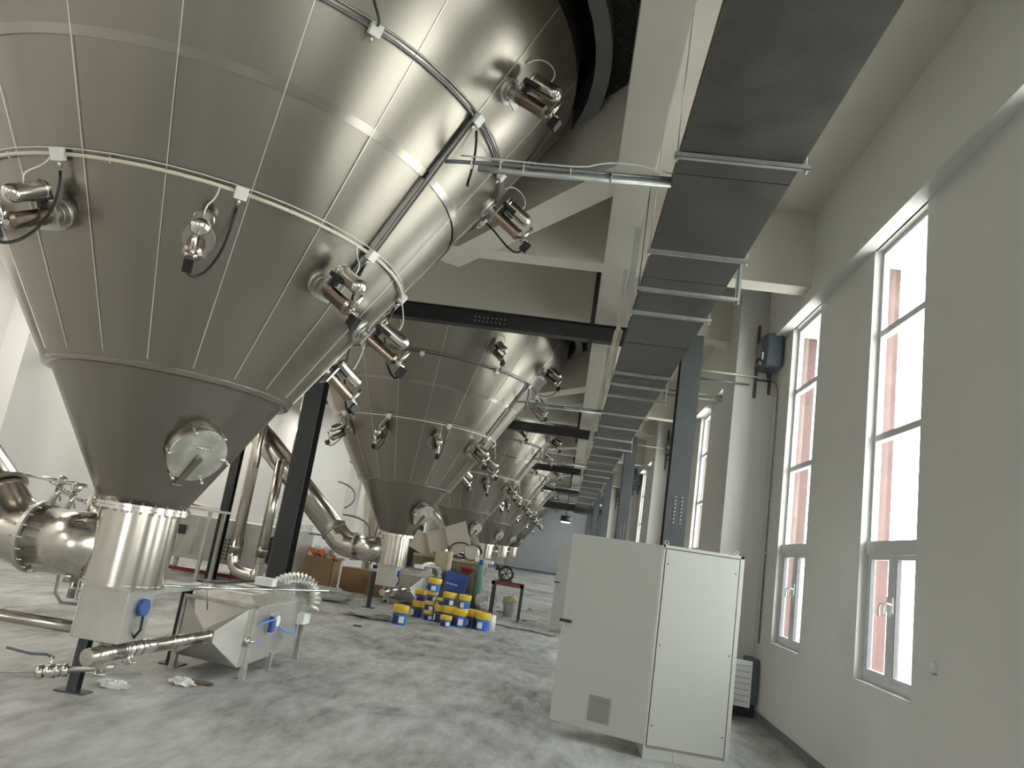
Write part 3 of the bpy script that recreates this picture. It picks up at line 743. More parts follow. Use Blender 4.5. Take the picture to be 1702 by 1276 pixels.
# elbow pipe leaving each neck ------------------------------------------------------------
ep = thing('elbow_pipe', '', 'pipe', (TX, TY, 1.30), 'large elbow pipes leaving the tank necks')
R_ = .285; zc = 1.31
MB().cyl((-3.9, TY, zc), (-4.66, TY, zc-.01), R_, n=48).build('branch_pipe', 'pipe', ep)
pts = bez((-4.66, TY, zc), (-4.92, TY, zc), (-5.04, TY, zc+.08), (-5.22, TY, zc+.29), 14)
MB().tube(pts, R_, 48).build('elbow', 'pipe', ep)
dd = V((-2.35, 0, 2.07)).normalized(); e0 = V((-5.22, TY, zc+.29))
MB().tube([e0, e0 + dd*4.6], R_-.005, 48).build('diagonal_pipe', 'pipe', ep)
MB().lathe([(R_, -.02), (R_+.035, -.02), (R_+.035, .02), (R_, .02)], 48, (-4.66, TY, zc), (1, 0, 0), smooth=False).build('flange', 'satin', ep)
MB().lathe([(R_, -.015), (R_+.03, -.015), (R_+.03, .015), (R_, .015)], 48, tuple(e0), tuple(dd), smooth=False).build('flange', 'satin', ep)
q = V((-4.98, TY-R_+.01, zc+.13)); MB().cyl(q+V((0, .03, 0)), q+V((0, -.05, 0)), .095, n=28).cyl(q+V((0, -.05, 0)), q+V((0, -.06, 0)), .015, n=10).build('porthole_cap', 'lid', ep)
MB().cyl((-4.25, TY-.05, zc-R_-.05), (-4.25, TY-.05, zc-R_+.05), .045, n=16).build('drain_stub', 'pipe', ep)
for k in range(18):
    a = 2*PI*k/18; MB().cyl((-4.60, TY+.30*math.cos(a), zc+.30*math.sin(a)), (-4.72, TY+.30*math.cos(a), zc+.30*math.sin(a)), .008, n=6).build('flange_bolt', 'bright', ep)
per_tank(ep, lambda k: ['wide steel pipe leaving the nearest neck to the left edge of the picture', 'wide steel elbow pipe rising diagonally behind the tall black column',
                        'wide steel elbow pipe of the third cone tank', 'wide steel elbow pipe of the fourth cone tank', 'wide steel elbow pipe of the fifth cone tank', 'wide steel elbow pipe of the farthest cone tank'][k])
mk = MB()
for seg in ([(-4.30, .0), (-4.24, .05), (-4.22, .0), (-4.17, .05), (-4.13, .02)], [(-4.23, -.05), (-4.17, -.03), (-4.12, -.06)]):
    P = []
    for x, h in seg:
        a = math.radians(52) + h/R_; P.append((x, TY-(R_+.001)*math.cos(a), zc+(R_+.001)*math.sin(a)))
    mk.tube(P, .004, 6)
tag(mk.build('marker_scrawl', 'ink', [o for o in COL.objects if o.name == 'elbow_pipe'][0]))
# sampling pot and small valves on top of the nearest branch pipe
pot = thing('sampling_pot', 'short steel pot with a clamped lid standing on the nearest wide pipe', 'pot', (-4.45, TY+.45, zc+.1))
MB().cyl((-4.35, TY+.35, zc+.1), (-4.35, TY+.35, zc+.42), .15, n=32).build('body', 'pipe', pot)
MB().tube([(-4.35+.12*math.cos(a*PI/8), TY+.35+.12*math.sin(a*PI/8), zc+.47) for a in range(17)], .008, 8).cyl((-4.46, TY+.35, zc+.40), (-4.46, TY+.35, zc+.50), .01, n=8).cyl((-4.24, TY+.35, zc+.40), (-4.24, TY+.35, zc+.50), .01, n=8).build('lid_ring', 'bright', pot)

# ================================================================ STEEL FRAME
def column(x, y, z1, label, fl=.28, bolts=True):
    r = thing('steel_column', label, 'column', (x, y, 0), 'dark steel columns')
    h = fl/2; t = .014
    MB().box((x-h, y-h, 0), (x+h, y-h+t, z1)).box((x-h, y+h-t, 0), (x+h, y+h, z1)).box((x-.006, y-h+t, 0), (x+.006, y+h-t, z1)).build('shaft', 'grey_steel' if bolts else 'black', r)
    MB().box((x-h-.05, y-h-.05, 0), (x+h+.05, y+h+.05, .022)).build('base_plate', 'grey_steel', r)
    mb = MB()
    for k in range(8 if bolts else 0):
        for s_ in (-1, 1): mb.cyl((x+s_*.05+.02, y-h+.001, 2.55+.055*k), (x+s_*.05+.02, y-h-.018, 2.55+.055*k), .012, n=6)
    if bolts: mb.build('bolt_group', 'galv', r)
    MB().box((x-h-.012, y-.02, .02), (x-h, y+.05, z1-.3)).build('cable_channel', 'black', r)
    return r
COLY = [11.7 + BAY*k for k in range(5)]
for k, y in enumerate(COLY):
    column(1.62, y, 5.5, 'dark grey steel column right of the cable duct, %s of its row' % ORD[k], .31)
    column(-4.27, y, 5.5, 'dark steel column standing left between the cone tanks, %s of its row' % ORD[k], .28, False)
    r = thing('steel_beam', 'black steel cross beam between the cone tanks, %s to the camera' % ORD[k], 'beam', (-1.3, y, 5.23), 'black cross beams')
    MB().box((-8.0, y-.10, 5.23), (1.48, y+.10, 5.245)).box((-8.0, y-.10, 5.485), (1.48, y+.10, 5.50)).box((-8.0, y-.006, 5.245), (1.48, y+.006, 5.485)).build('beam', 'black', r)
    mb = MB()
    for i in range(8):
        for j in (0, 1): mb.cyl((-1.9+.07*i, y-.006, 5.33+.07*j), (-1.9+.07*i, y-.024, 5.33+.07*j), .011, n=6)
    mb.build('bolt_group', 'galv', r)
    b = MB().box((-.03, y-.05, 5.10), (.04, y+.03, 6.87))
    solid('steel_hanger', b, 'black', 'black vertical hanger holding the %s cross beam under the long ceiling beam' % ORD[k], 'hanger', 'black hangers')
for k, (x, y) in enumerate([(-8.25, 18.1), (-8.25, 28.7), (-8.25, 39.3)]):
    column(x, y, 5.5, 'dark steel column near the left wall, %s' % ['beside the machine bench', 'behind the carton', 'far down the hall'][k], .2, False)

# ================================================================ OVERHEAD CABLE DUCT
du = thing('cable_duct', 'long dark sheet-steel cable duct hanging from the ceiling down the hall', 'cable duct', (.95, 20, 4.97))
DX0, DX1, DZ = .505, 1.405, 4.97
seams = [WB+.2, -4.5, -1.5, 1.2, 3.2, 5.62, 7.95, 9.9, 10.6, 11.5]
while seams[-1] < 58: seams.append(seams[-1] + 1.25)
for a, c in zip(seams[:-1], seams[1:]):
    j = random.uniform(-.004, .004)
    MB().box((DX0, a+.006, DZ+j), (DX1, c-.006, DZ+.012+j)).build('cover_plate', 'duct', du)
MB().box((DX0-.006, WB+.2, DZ), (DX0, seams[-1], DZ+.11)).box((DX1, WB+.2, DZ), (DX1+.006, seams[-1], DZ+.11)).build('side_rail', 'rust', du)
MB().box((DX0, WB+.2, DZ+.10), (DX1, seams[-1], DZ+.108)).build('inner_tray', 'duct', du)
BR = [2.2, 5.30, 7.17, 8.28, 9.14, 12.4, 13.3, 14.3, 16.2, 17.9, 19.8, 21.5, 23.4, 25.2, 27.4, 29.6, 32, 35, 38, 41]
for i, y in enumerate(BR):
    r = thing('duct_hanger', '', 'hanger', (.95, y, DZ-.045), 'hangers under the cable duct')
    wide = i in (3, 7, 11)
    x0, x1 = .455, (1.62 if wide else 1.47)
    MB().box((x0, y-.022, DZ-.045), (x1, y+.022, DZ-.041)).box((x0, y-.022, DZ-.045), (x1, y-.018, DZ-.004)).box((x0, y+.018, DZ-.045), (x1, y+.022, DZ-.004)).build('crossbar', 'galv', r)
    for x in (x0+.02, x1-.03):
        s_ = MB().cyl((x, y, DZ-.08), (x, y, SLAB), .006, n=8).cyl((x, y, DZ-.065), (x, y, DZ-.05), .013, n=6).cyl((x, y, SLAB-.02), (x, y, SLAB), .03, n=10)
        s_.build('threaded_rod', 'galv' if i % 3 else 'black', r)
    r['label'] = ('galvanised hanger under the cable duct, number %s from the camera' % ['one', 'two', 'three', 'four', 'five', 'six', 'seven', 'eight', 'nine', 'ten', 'eleven', 'twelve', 'thirteen', 'fourteen', 'fifteen', 'sixteen', 'seventeen', 'eighteen', 'nineteen', 'twenty'][i])
# flat bars and cables rising between duct and long beam
for i, (x, y, w) in enumerate([(.40, 8.5, .07), (.36, 9.9, .05), (1.60, 8.30, .06), (.38, 14.0, .05), (1.55, 14.2, .06)]):
    b = MB().box((x-w/2, y-.005, DZ-.06), (x+w/2, y+.03, SLAB if x > .5 else 6.86))
    solid('support_strip', b, 'galv' if i % 2 == 0 else 'satin', ['perforated steel strip left of the duct near the second hanger', 'steel strip left of the duct by the first black cross beam', 'film-wrapped steel strip at the right end of a duct hanger',
          'steel strip left of the duct beyond the first column', 'steel strip right of the duct beyond the first column'][i], 'steel strip')
cb_ = thing('cable_run', 'pale cables sagging along the left side of the duct', 'cable', (.42, 15, 5.05))
for j in range(4):
    P = []; y = 10.5
    while y < 32: P.append((.44-.03*j, y, 5.05 + .06*math.sin(y*1.3+j) + .03*j)); y += .7
    MB().tube(P, .013, 6).build('cable', 'cream', cb_)

# ================================================================ CONTROL CABINETS
def cabinet(label):
    r = thing('control_cabinet', label, 'cabinet', (1.48, 8.7, 0), 'light grey control cabinets')
    x0, x1, y0, y1, zt = 1.06, 1.90, 8.2, 9.2, 2.11
    MB().box((x0+.02, y0+.02, .10), (x1-.02, y1, zt-.01)).build('body', 'cabinet', r, bevel=.004)
    MB().box((x0, y0+.0, 0), (x1-.01, y1, .105)).build('plinth', 'cabinet', r, bevel=.003)
    MB().box((x0+.30, y0-.002, .0), (x0+.302, y0, .10)).build('plinth_joint', 'darkgap', r)
    MB().box((x0+.025, y0+.004, .125), (x1-.045, y0+.02, zt-.035)).build('side_gasket', 'darkgap', r)
    MB().box((x0+.03, y0-.008, .13), (x1-.05, y0+.008, zt-.04)).build('side_panel', 'cabinet', r, bevel=.003)
    MB().box((x1-.042, y0-.004, .105), (x1, y0+.02, zt)).box((x0, y0-.004, zt-.032), (x1, y0+.02, zt)).box((x0, y0-.004, .105), (x0+.022, y0+.02, zt)).build('frame_edge', 'cabinet', r, bevel=.003)
    mb = MB()
    for (x, z) in ((x0+.06, .32), (x1-.08, .32), (x0+.06, 1.1), (x1-.08, 1.1), (x0+.06, 1.92), (x1-.08, 1.92)): mb.cyl((x, y0-.011, z), (x, y0-.006, z), .008, n=8)
    mb.build('screws', 'darkgap', r)
    # open door
    ang = math.atan2(.42, -.96); dx, dy = math.cos(ang), math.sin(ang); w = 1.045; nrm = V((dy, -dx, 0)) * -1
    D = V((dx, dy, 0)); N = V((-dy, dx, 0)); N = N if N.y < 0 else -N
    hinge = V((x0-.003, y0-.004, 0)); c = hinge + D*(w/2) - N*.01; c.z = (.13+2.10)/2
    door = MB().obox(c, D, N, V((0, 0, 1)), w, .022, 1.97).build('door', 'cabinet', r, bevel=.004)
    g = hinge + D*(w-.56+.1) + N*.004; g.z = .37
    g = hinge + D*.50 + N*.004; g.z = .345
    mb = MB().obox(g, D, N, V((0, 0, 1)), .25, .006, .25); mb.build('vent_recess', 'darkgap', door)
    mb = MB()
    for i in range(15): mb.obox(g + V((0, 0, -.115+.0165*i)) + N*.008, D, N, V((0, 0, 1)), .25, .012, .010)
    for s_ in (-1, 1): mb.obox(g + D*s_*.122 + N*.008, D, N, V((0, 0, 1)), .008, .014, .25)
    mb.build('vent_grille', 'grille', door)
    hh = hinge + D*(w-.03) + N*.012; hh.z = 1.14
    h = MB().obox(hh, D, N, V((0, 0, 1)), .028, .022, .26).build('handle_plate', 'cabinet', door)
    MB().obox(hh + N*.03 - D*.03 + V((0, 0, .02)), D, N, V((0, 0, 1)), .13, .03, .028).build('handle_lever', 'rubber', h)
    for (x, y) in ((x0+.03, y0+.05), (x1-.08, y0+.05)):
        MB().tube([(x+.02*math.cos(a*PI/6), y, zt+.028+.02*math.sin(a*PI/6)) for a in range(13)], .005, 6).cyl((x, y, zt-.002), (x, y, zt+.012), .012, n=8).build('lifting_eye', 'galv', r)
    MB().tube(bez((x1-.08, y0+.03, zt+.03), (x1-.14, y0-.01, zt-.0), (x1-.14, y0-.02, zt-.09), (x1-.09, y0-.012, zt-.06), 10), .0015, 5).build('wire_tag', 'galv', r)
    return r
cab1 = cabinet('large light grey control cabinet in the foreground with its vented door swung open')
copy_tree(cab1, (-.16, 10.25, 0), 'light grey control cabinet farther back, only its open door showing')

# ================================================================ RIGHT WALL FITTINGS
u = thing('wall_heater', 'slate grey boxy wall unit hung high beside the second window', 'wall unit', (2.86, 11.72, 5.05))
MB().prism([(2.70, 11.62), (2.74, 11.45), (2.97, 11.42), (2.97, 11.93), (2.74, 11.93), (2.70, 11.86)], 5.12, 5.66).build('housing', 'unit', u, bevel=.03)
MB().box((2.66, 11.66, 5.3), (2.71, 11.84, 5.55)).box((2.66, 11.60, 5.16), (2.70, 11.9, 5.22)).build('fan_guard', 'grey_conduit', u)
MB().box((2.69, 11.54, 5.25), (2.705, 11.60, 5.36)).build('rating_plate', 'paper', u)
MB().box((2.68, 11.90, 4.70), (2.72, 11.945, 5.90)).box((2.90, 11.90, 4.78), (2.94, 11.945, 5.80)).cyl((2.70, 11.92, 5.0), (2.92, 11.92, 5.0), .015, n=8).build('bracket', 'rust', u)
c_ = thing('wall_conduit', 'thin dark conduit dropping down the wall below the grey unit', 'conduit', (2.98, 11.6, 1.0))
MB().tube([(2.85, 11.85, 5.12)] + bez((2.86, 11.8, 5.0), (2.97, 11.68, 4.98), (2.975, 11.6, 4.85), (2.978, 11.6, 4.6), 8) + [(2.978, 11.6, 1.02)], .012, 8).build('conduit_pipe', 'grey_conduit', c_)
for z in (1.5, 2.3, 3.1, 3.9): MB().box((2.96, 11.58, z), (3.0, 11.62, z+.02)).build('clip', 'bright', c_)
for i, (y, z, x0, x1, mt_, lb_) in enumerate([(11.86, 5.03, 1.80, 2.72, 'cream', 'cream conduit running level from the first column to the wall unit'),
                                     (11.90, 4.90, 1.80, 2.60, 'grey_conduit', 'dark conduit stub below the cream conduit at the first pier'),
                                     (15.9, 5.58, 1.75, 2.98, 'grey_conduit', 'upper dark rod reaching the wall above the third window'),
                                     (15.9, 5.48, 1.75, 2.98, 'grey_conduit', 'lower dark rod reaching the wall above the third window'),
                                     (22.4, 5.3, 1.8, 2.6, 'cream', 'cream conduit at the second column'), (33.0, 5.3, 1.8, 2.6, 'cream', 'cream conduit at the third column')]):
    b = MB().cyl((x0, y, z), (x1, y, z), .016, n=8); solid('conduit', b, mt_, lb_, 'conduit', origin=(x0, y, z))
for k in range(1, 4):
    copy_tree(u, (0, BAY*k, 0), 'slate grey wall unit %s' % ['in the second bay, half behind the steel column', 'in the third bay', 'in the fourth bay'][k-1])
lv = thing('distribution_box', 'blue-grey wall box with its louvred door open, low behind the cabinet', 'box', (2.85, 12.2, .15))
MB().box((2.86, 11.50, .19), (2.99, 11.93, .80)).build('body', 'unit', lv, bevel=.004)
dr = MB().obox((2.665, 11.44, .47), (.96, -.28, 0), (.28, .96, 0), (0, 0, 1), .42, .02, .62).build('door', 'panel', lv)
mb = MB()
for i in range(7): mb.obox((2.66, 11.425, .23+.08*i), (.96, -.28, 0), (.28, .96, 0), (0, 0, 1), .38, .03, .012)
mb.build('louvres', 'grille', dr)
MB().box((2.62, 11.60, .0), (2.98, 11.93, .19)).build('stand', 'black', lv)
sk = thing('socket', 'small white socket plate on the wall right of the nearest window', 'socket', (2.99, 6.42, 1.40))
MB().box((2.985, 6.385, 1.39), (3.0, 6.455, 1.48)).build('plate', 'wall', sk, bevel=.003)
MB().box((2.975, 6.40, 1.41), (2.99, 6.425, 1.465)).build('insert', 'white', sk)
MB().box((2.97, 6.375, 1.375), (3.0, 6.43, 1.388)).build('lower_lip', 'grille', sk)
lp = thing('hanging_lamp', 'small bright lamp hanging far down the hall', 'lamp', (-.01, 40, 3.4))
MB().cyl((-.01, 40, 3.45), (-.01, 40, 3.75), .28, n=20).build('housing', 'black', lp)
MB().cyl((-.01, 40, 3.40), (-.01, 40, 3.45), .24, n=20).build('lamp_glass', 'lamp', lp)
MB().cyl((-.01, 40, 3.75), (-.01, 40, 6.86), .02, n=8).build('cord', 'rubber', lp)

# ================================================================ BUCKETS
def bucket(x, y, z, r, h, label, turn=0.0, body='blue_body'):
    o = thing('paint_bucket', label, 'bucket', (x, y, z), 'blue and yellow paint buckets')
    hl = h*.20 + .01
    MB().lathe([(.001, 0), (r*.88, 0), (r*.88, .012)], 28, (x, y, z), smooth=False).lathe([(r*.88, .012), (r*.97, h-hl)], 28, (x, y, z)).build('pail', body, o)
    MB().lathe([(r*.955, h*.62), (r*.98, h-hl)], 28, (x, y, z+.0)).lathe([(r*.99, h-hl), (r*1.04, h-hl), (r*1.04, h-.012), (r*1.0, h), (r*.9, h), (r*.88, h-.015), (.001, h-.015)], 28, (x, y, z), smooth=False).build('lid', 'yellow', o)
    a = -PI/2 + turn
    MB().lathe([(r*.90+.002, h*.12), (r*.94+.002, h*.45)], 8, (x, y, z), a0=a-.1, a1=a+.65).build('paper_label', 'paper', o)
    MB().lathe([(r*.885+.001, h*.05), (r*.955+.001, h*.60)], 10, (x, y, z), a0=a-1.3, a1=a-.15).build('printed_panel', 'navy', o)
    P = [(x+r*1.03*math.cos(t*PI/10), y+r*1.03*math.sin(-PI*.5)*0 - r*.3*math.sin(t*PI/10), z+h-hl-.01-.10*h*math.sin(t*PI/10)) for t in range(11)]
    P = [(x+r*1.05*math.cos(PI*t/10), y-r*1.05*math.sin(PI*t/10), z+h-hl-.01-.25*h*math.sin(PI*t/10)) for t in range(11)]
    MB().tube(P, .0025, 5).build('bail_handle', 'galv', o)
    return o
bucket(-3.03, 15.50, 0, .155, .375, 'paint bucket standing alone left of all the others', .2)
bucket(-2.71, 17.05, 0, .125, .215, 'small paint bucket at the bottom of the four-high stack', .3)
bucket(-2.71, 17.05, .20, .125, .215, 'small paint bucket second from the bottom of the four-high stack', .1)
bucket(-2.70, 17.05, .40, .125, .23, 'small paint bucket third from the bottom of the four-high stack', .5)
bucket(-2.69, 17.05, .61, .150, .29, 'paint bucket crowning the four-high stack', -.2)
bucket(-3.00, 17.30, 0, .15, .36, 'dark-sided paint bucket behind the bottom of the four-high stack', -1.2, 'navy')
bucket(-3.00, 17.30, .34, .13, .25, 'dark-sided paint bucket upper one behind the four-high stack', -1.2, 'navy')
bucket(-2.44, 17.00, 0, .155, .375, 'dark-sided paint bucket between the tall stack and the small front bucket', -1.4, 'navy')
bucket(-2.43, 17.00, .355, .15, .15, 'flat paint bucket lying on the dark-sided one', -1.4, 'navy')
bucket(-2.22, 16.78, 0, .155, .40, 'large paint bucket directly behind the small front bucket', -.9, 'navy')
bucket(-2.27, 16.80, .38, .14, .29, 'open-handled paint bucket on top behind the small front bucket', .3)
bucket(-2.22, 16.38, 0, .125, .225, 'small paint bucket standing in front of the group', .3)
bucket(-1.99, 16.75, 0, .165, .39, 'big paint bucket with white label at the middle front of the group', .1)
bucket(-1.93, 16.78, .37, .13, .30, 'bright blue paint bucket on top of the big middle one', -.6)
bucket(-1.72, 17.00, 0, .15, .375, 'dark-sided paint bucket right of the big middle one', -1.2, 'navy')
bucket(-1.49, 16.78, 0, .165, .375, 'paint bucket at the right end of the group', -.5)
bucket(-9.2, 17.0, 0, .14, .26, 'yellow-lidded bucket on the floor beneath the left machine bench', .2)
b = MB().cyl((-1.32, 17.0, 0), (-1.32, 17.0, .33), .10, n=20); solid('plastic_jug', b, 'clear', 'translucent plastic tub right of the last paint bucket', 'tub')

# ================================================================ CRATE AND WHAT LIES AROUND IT
cr2 = thing('timber_crate', 'large olive plywood crate behind the second tank neck', 'crate', (-3.4, 21.8, 0))
MB().box((-4.1, 21.4, .05), (-2.15, 22.5, 1.24)).build('plywood_box', 'plydark', cr2)
MB().box((-4.1, 21.36, 1.19), (-2.15, 21.4, 1.26)).box((-4.1, 21.36, .0), (-2.15, 21.4, .08)).box((-2.2, 21.36, 0), (-2.13, 21.4, 1.26)).build('battens', 'ply', cr2)
bd = thing('plywood_board', 'upright olive plywood board with a pale edge in front of the crate', 'board', (-3.15, 21.0, 0))
MB().box((-3.42, 21.0, 0), (-3.05, 21.3, 1.42)).build('board', 'ply', bd)
MB().box((-3.05, 20.99, 0), (-2.98, 21.3, 1.44)).build('edge_batten', 'plyedge', bd)
R1 = Matrix.Rotation(math.radians(26), 3, 'Y') 
for i, (cx, cz, w, h, ang, y) in enumerate([(-3.95, 1.52, .75, .55, 22, 21.9), (-3.45, 1.72, .8, .62, -22, 21.8), (-2.95, 1.82, .62, .85, -24, 21.6)]):
    b = MB().box((cx-w/2, y, cz-h/2), (cx+w/2, y+.05, cz+h/2), Matrix.Rotation(math.radians(ang), 3, 'Y') @ Matrix.Rotation(math.radians(-12), 3, 'X'))
    solid('grey_board', b, 'cardpale', ['left of the three grey boards leaning on the crate', 'middle of the three grey boards leaning on the crate', 'right and tallest of the three grey boards leaning on the crate'][i], 'board', 'grey boards on the crate')
co = thing('cable_coil', 'tangled black cable coil and chromed drum lying on the crate', 'cable coil', (-2.65, 21.7, 1.25))
rnd = random.Random(3)
mb = MB()
for k in range(6):
    cx, cz, ra, rb = -2.75+rnd.uniform(-.12, .15), 1.50+rnd.uniform(-.05, .08), .30+rnd.uniform(-.05, .12), .16+rnd.uniform(-.03, .08)
    mb.tube([(cx+ra*math.cos(t*PI/12), 21.55+rnd.uniform(-.02, .02)+.05*k, cz+rb*math.sin(t*PI/12)) for t in range(25)], .02, 6)
mb.build('cable_loops', 'rubber', co)
MB().lathe([(.001, -.08), (.19, -.08), (.23, -.03), (.23, .03), (.19, .08), (.001, .08)], 24, (-2.5, 21.55, 1.48), (0, 1, 0)).build('drum', 'satin', co)
b = MB().box((-2.35, 21.3, 1.27), (-1.85, 21.6, 1.36), Matrix.Rotation(.06, 3, 'Y')); solid('paper_stack', b, 'paper', 'white and blue paper pile on the right end of the crate', 'papers')
tbx = thing('tool_bag', 'blue tool box resting in front of the crate', 'tool box', (-2.9, 20.9, .45))
MB().box((-3.02, 20.7, .42), (-2.42, 21.0, .92), Matrix.Rotation(.12, 3, 'Y')).build('box', 'blue', tbx, bevel=.02)
mb = MB()
for i, w in enumerate((.03, .02, .035, .03, .02, .03, .025)): mb.box((-2.94+.046*i, 20.692, .585), (-2.94+.046*i+w, 20.698, .62), Matrix.Rotation(.12, 3, 'Y'), piv=(-2.72, 20.85, .67))
mb.build('white_lettering', 'paper', tbx)
b = MB().box((-3.0, 20.62, 0), (-2.3, 21.05, .40)); solid('wooden_block', b, 'plydark', 'low timber block under the blue tool box', 'block')
b = MB().lathe([(.001, 0), (.10, 0), (.21, .12), (.22, .12), (.11, -.012), (.001, -.012)], 28, (-2.50, 20.85, .96), (.15, -.05, 1)); solid('enamel_bowl', b, 'redb', 'dark red bowl lying on the blue tool box', 'bowl')
gc = thing('gas_cylinder', 'tall grey-green gas cylinder with a blue cap', 'gas cylinder', (-2.12, 20.9, 0))
MB().lathe([(.001, 0), (.115, 0), (.115, 1.12), (.10, 1.2), (.05, 1.25), (.001, 1.25)], 28, (-2.12, 20.9, 0)).build('shell', 'green', gc)
MB().cyl((-2.12, 20.9, 1.23), (-2.12, 20.9, 1.36), .065, n=20).build('valve_cap', 'blue', gc)
b = MB().lathe([(.07, -.05), (.16, -.07), (.2, 0), (.16, .07), (.07, .05)], 28, (-2.08, 20.2, .13), (0, 0, 1)); solid('rubber_tyre', b, 'rubber', 'small black tyre lying at the foot of the gas cylinder', 'tyre')
b = MB().cyl((-2.22, 19.0, .0), (-2.22, 19.0, .42), .07, n=18).cyl((-2.22, 19.0, .42), (-2.22, 19.0, .46), .03, n=12); solid('fire_extinguisher', b, 'redb', 'small red canister behind the right paint buckets', 'canister')
def crumple(name, c, r, sq, mat, label, cat, seed, j=.28):
    rn = random.Random(seed); b = MB(); b.ball(c, r, 14, 9, sq, j, rn)
    for p in b.v: p.z = max(p.z, c[2]-r*sq[2]*.85)
    zmin = min(p.z for p in b.v)
    b.sm = [False]*len(b.sm)
    return solid(name, b, mat, label, cat)
crumple('plastic_bag', (-1.80, 20.6, .30), .30, (.9, .6, 1.0), 'film', 'crumpled white plastic bag right of the gas cylinder', 'bag', 5)
crumple('rubbish_sack', (-2.0, 21.1, .15), .2, (1.1, .6, .8), 'brown', 'brown rubbish heap behind the white bag', 'rubbish', 9)
crumple('plastic_sheet', (-3.72, 15.75, .07), .42, (1.25, .6, .22), 'hoarding', 'crumpled clear plastic sheet on the floor left of the single bucket', 'plastic sheet', 12)
crumple('film_scrap', (-3.62, 7.85, .03), .09, (1.3, .8, .45), 'film', 'small clear film scrap on the foreground floor', 'film scrap', 21, .35)
crumple('film_scrap', (-4.02, 7.30, .035), .11, (1.3, .7, .35), 'film', 'pale film scrap below the nearest drain stub', 'film scrap', 22, .35)
crumple('film_scrap', (-3.55, 8.03, .01), .12, (1.3, .7, .1), 'brown', 'brown leafy scrap beside the film on the foreground floor', 'scrap', 23, .35)
crumple('film_bundle', (-5.15, 17.6, .15), .34, (1.6, .6, .45), 'hoarding', 'grey film bundle heaped below the second elbow pipe', 'film bundle', 24)
b = MB().cyl((-3.80, 16.05, .06), (-3.72, 15.95, .06), .06, n=18).cyl((-3.72, 16.0, .06), (-3.45, 16.25, .07), .04, n=14); solid('blue_spool', b, 'blue', 'small blue spool on the floor left of the buckets', 'spool')
b = MB().box((-3.6, 14.2, 0), (-3.46, 14.26, .02)); solid('tape_scrap', b, 'rubber', 'small dark tape scrap on the open floor', 'scrap')

bn = thing('work_bench', 'dark red welded bench frame carrying a black handwheel', 'bench', (-1.2, 19.8, 0))
for (x, y) in ((-1.60, 19.6), (-.88, 19.7), (-1.60, 20.25), (-.88, 20.3)):
    MB().box((x-.025, y-.025, 0), (x+.025, y+.025, .86)).build('leg', 'black', bn)
MB().box((-1.65, 19.57, .84), (-.84, 19.65, .92)).box((-1.65, 20.25, .84), (-.84, 20.33, .92)).box((-1.65, 19.57, .84), (-1.57, 20.33, .92)).box((-.92, 19.57, .84), (-.84, 20.33, .92)).build('top_frame', 'redp', bn)
hw = thing('cut_off_saw', 'black cut-off saw with a spoked wheel on the red bench', 'saw', (-1.32, 19.8, .92))
MB().tube([(-1.32+.17*math.cos(t*PI/14), 19.62, 1.14+.17*math.sin(t*PI/14)) for t in range(29)], .035, 8).build('wheel_rim', 'black', hw)
mb = MB()
for k in range(3): a = PI*k/3+.3; mb.cyl((-1.32+.17*math.cos(a), 19.62, 1.14+.17*math.sin(a)), (-1.32-.17*math.cos(a), 19.62, 1.14-.17*math.sin(a)), .015, n=6)
mb.cyl((-1.32, 19.58, 1.14), (-1.32, 19.72, 1.14), .04, n=14); mb.build('wheel_spokes', 'grey_steel', hw)
MB().box((-1.5, 19.6, .92), (-1.15, 19.95, .98)).box((-1.45, 19.65, .98), (-1.38, 19.72, 1.12)).build('saw_base', 'black', hw)
wb = thing('waste_bucket', 'pale bucket with rags under the red bench', 'bucket', (-1.18, 20.9, 0))
MB().lathe([(.001, 0), (.15, 0), (.19, .36), (.17, .36)], 24, (-1.18, 20.9, 0)).build('pail', 'galv', wb)
b = crumple('x', (-1.18, 20.9, .40), .19, (1, 1, .8), 'ply', '', '', 31); b.name = 'rags'; b.parent = wb; b.location = b.location - wb.location
for k_ in ('label', 'category'):
    if k_ in b: del b[k_]
rn = random.Random(17)
for i in range(16):
    x, y = rn.uniform(-1.7, .1), rn.uniform(18.6, 25); a = rn.uniform(0, PI); L = rn.uniform(.08, .3)
    b = MB().obox((x, y, .012), (math.cos(a), math.sin(a), 0), (-math.sin(a), math.cos(a), 0), (0, 0, 1), L, rn.uniform(.02, .07), .024)
    tag(b.build('floor_debris', rn.choice(['brown', 'rust', 'ply'])), 'thin brown offcut littering the floor around the red bench', 'debris', 'offcuts around the red bench')
b = MB().tube([(-1.3, 18.4, .012), (-.9, 18.1, .012), (-.5, 18.15, .012), (0, 17.75, .012), (.12, 17.9, .012)], .012, 6); solid('floor_cable', b, 'brown', 'thin brown cable snaking on the floor before the red bench', 'cable')

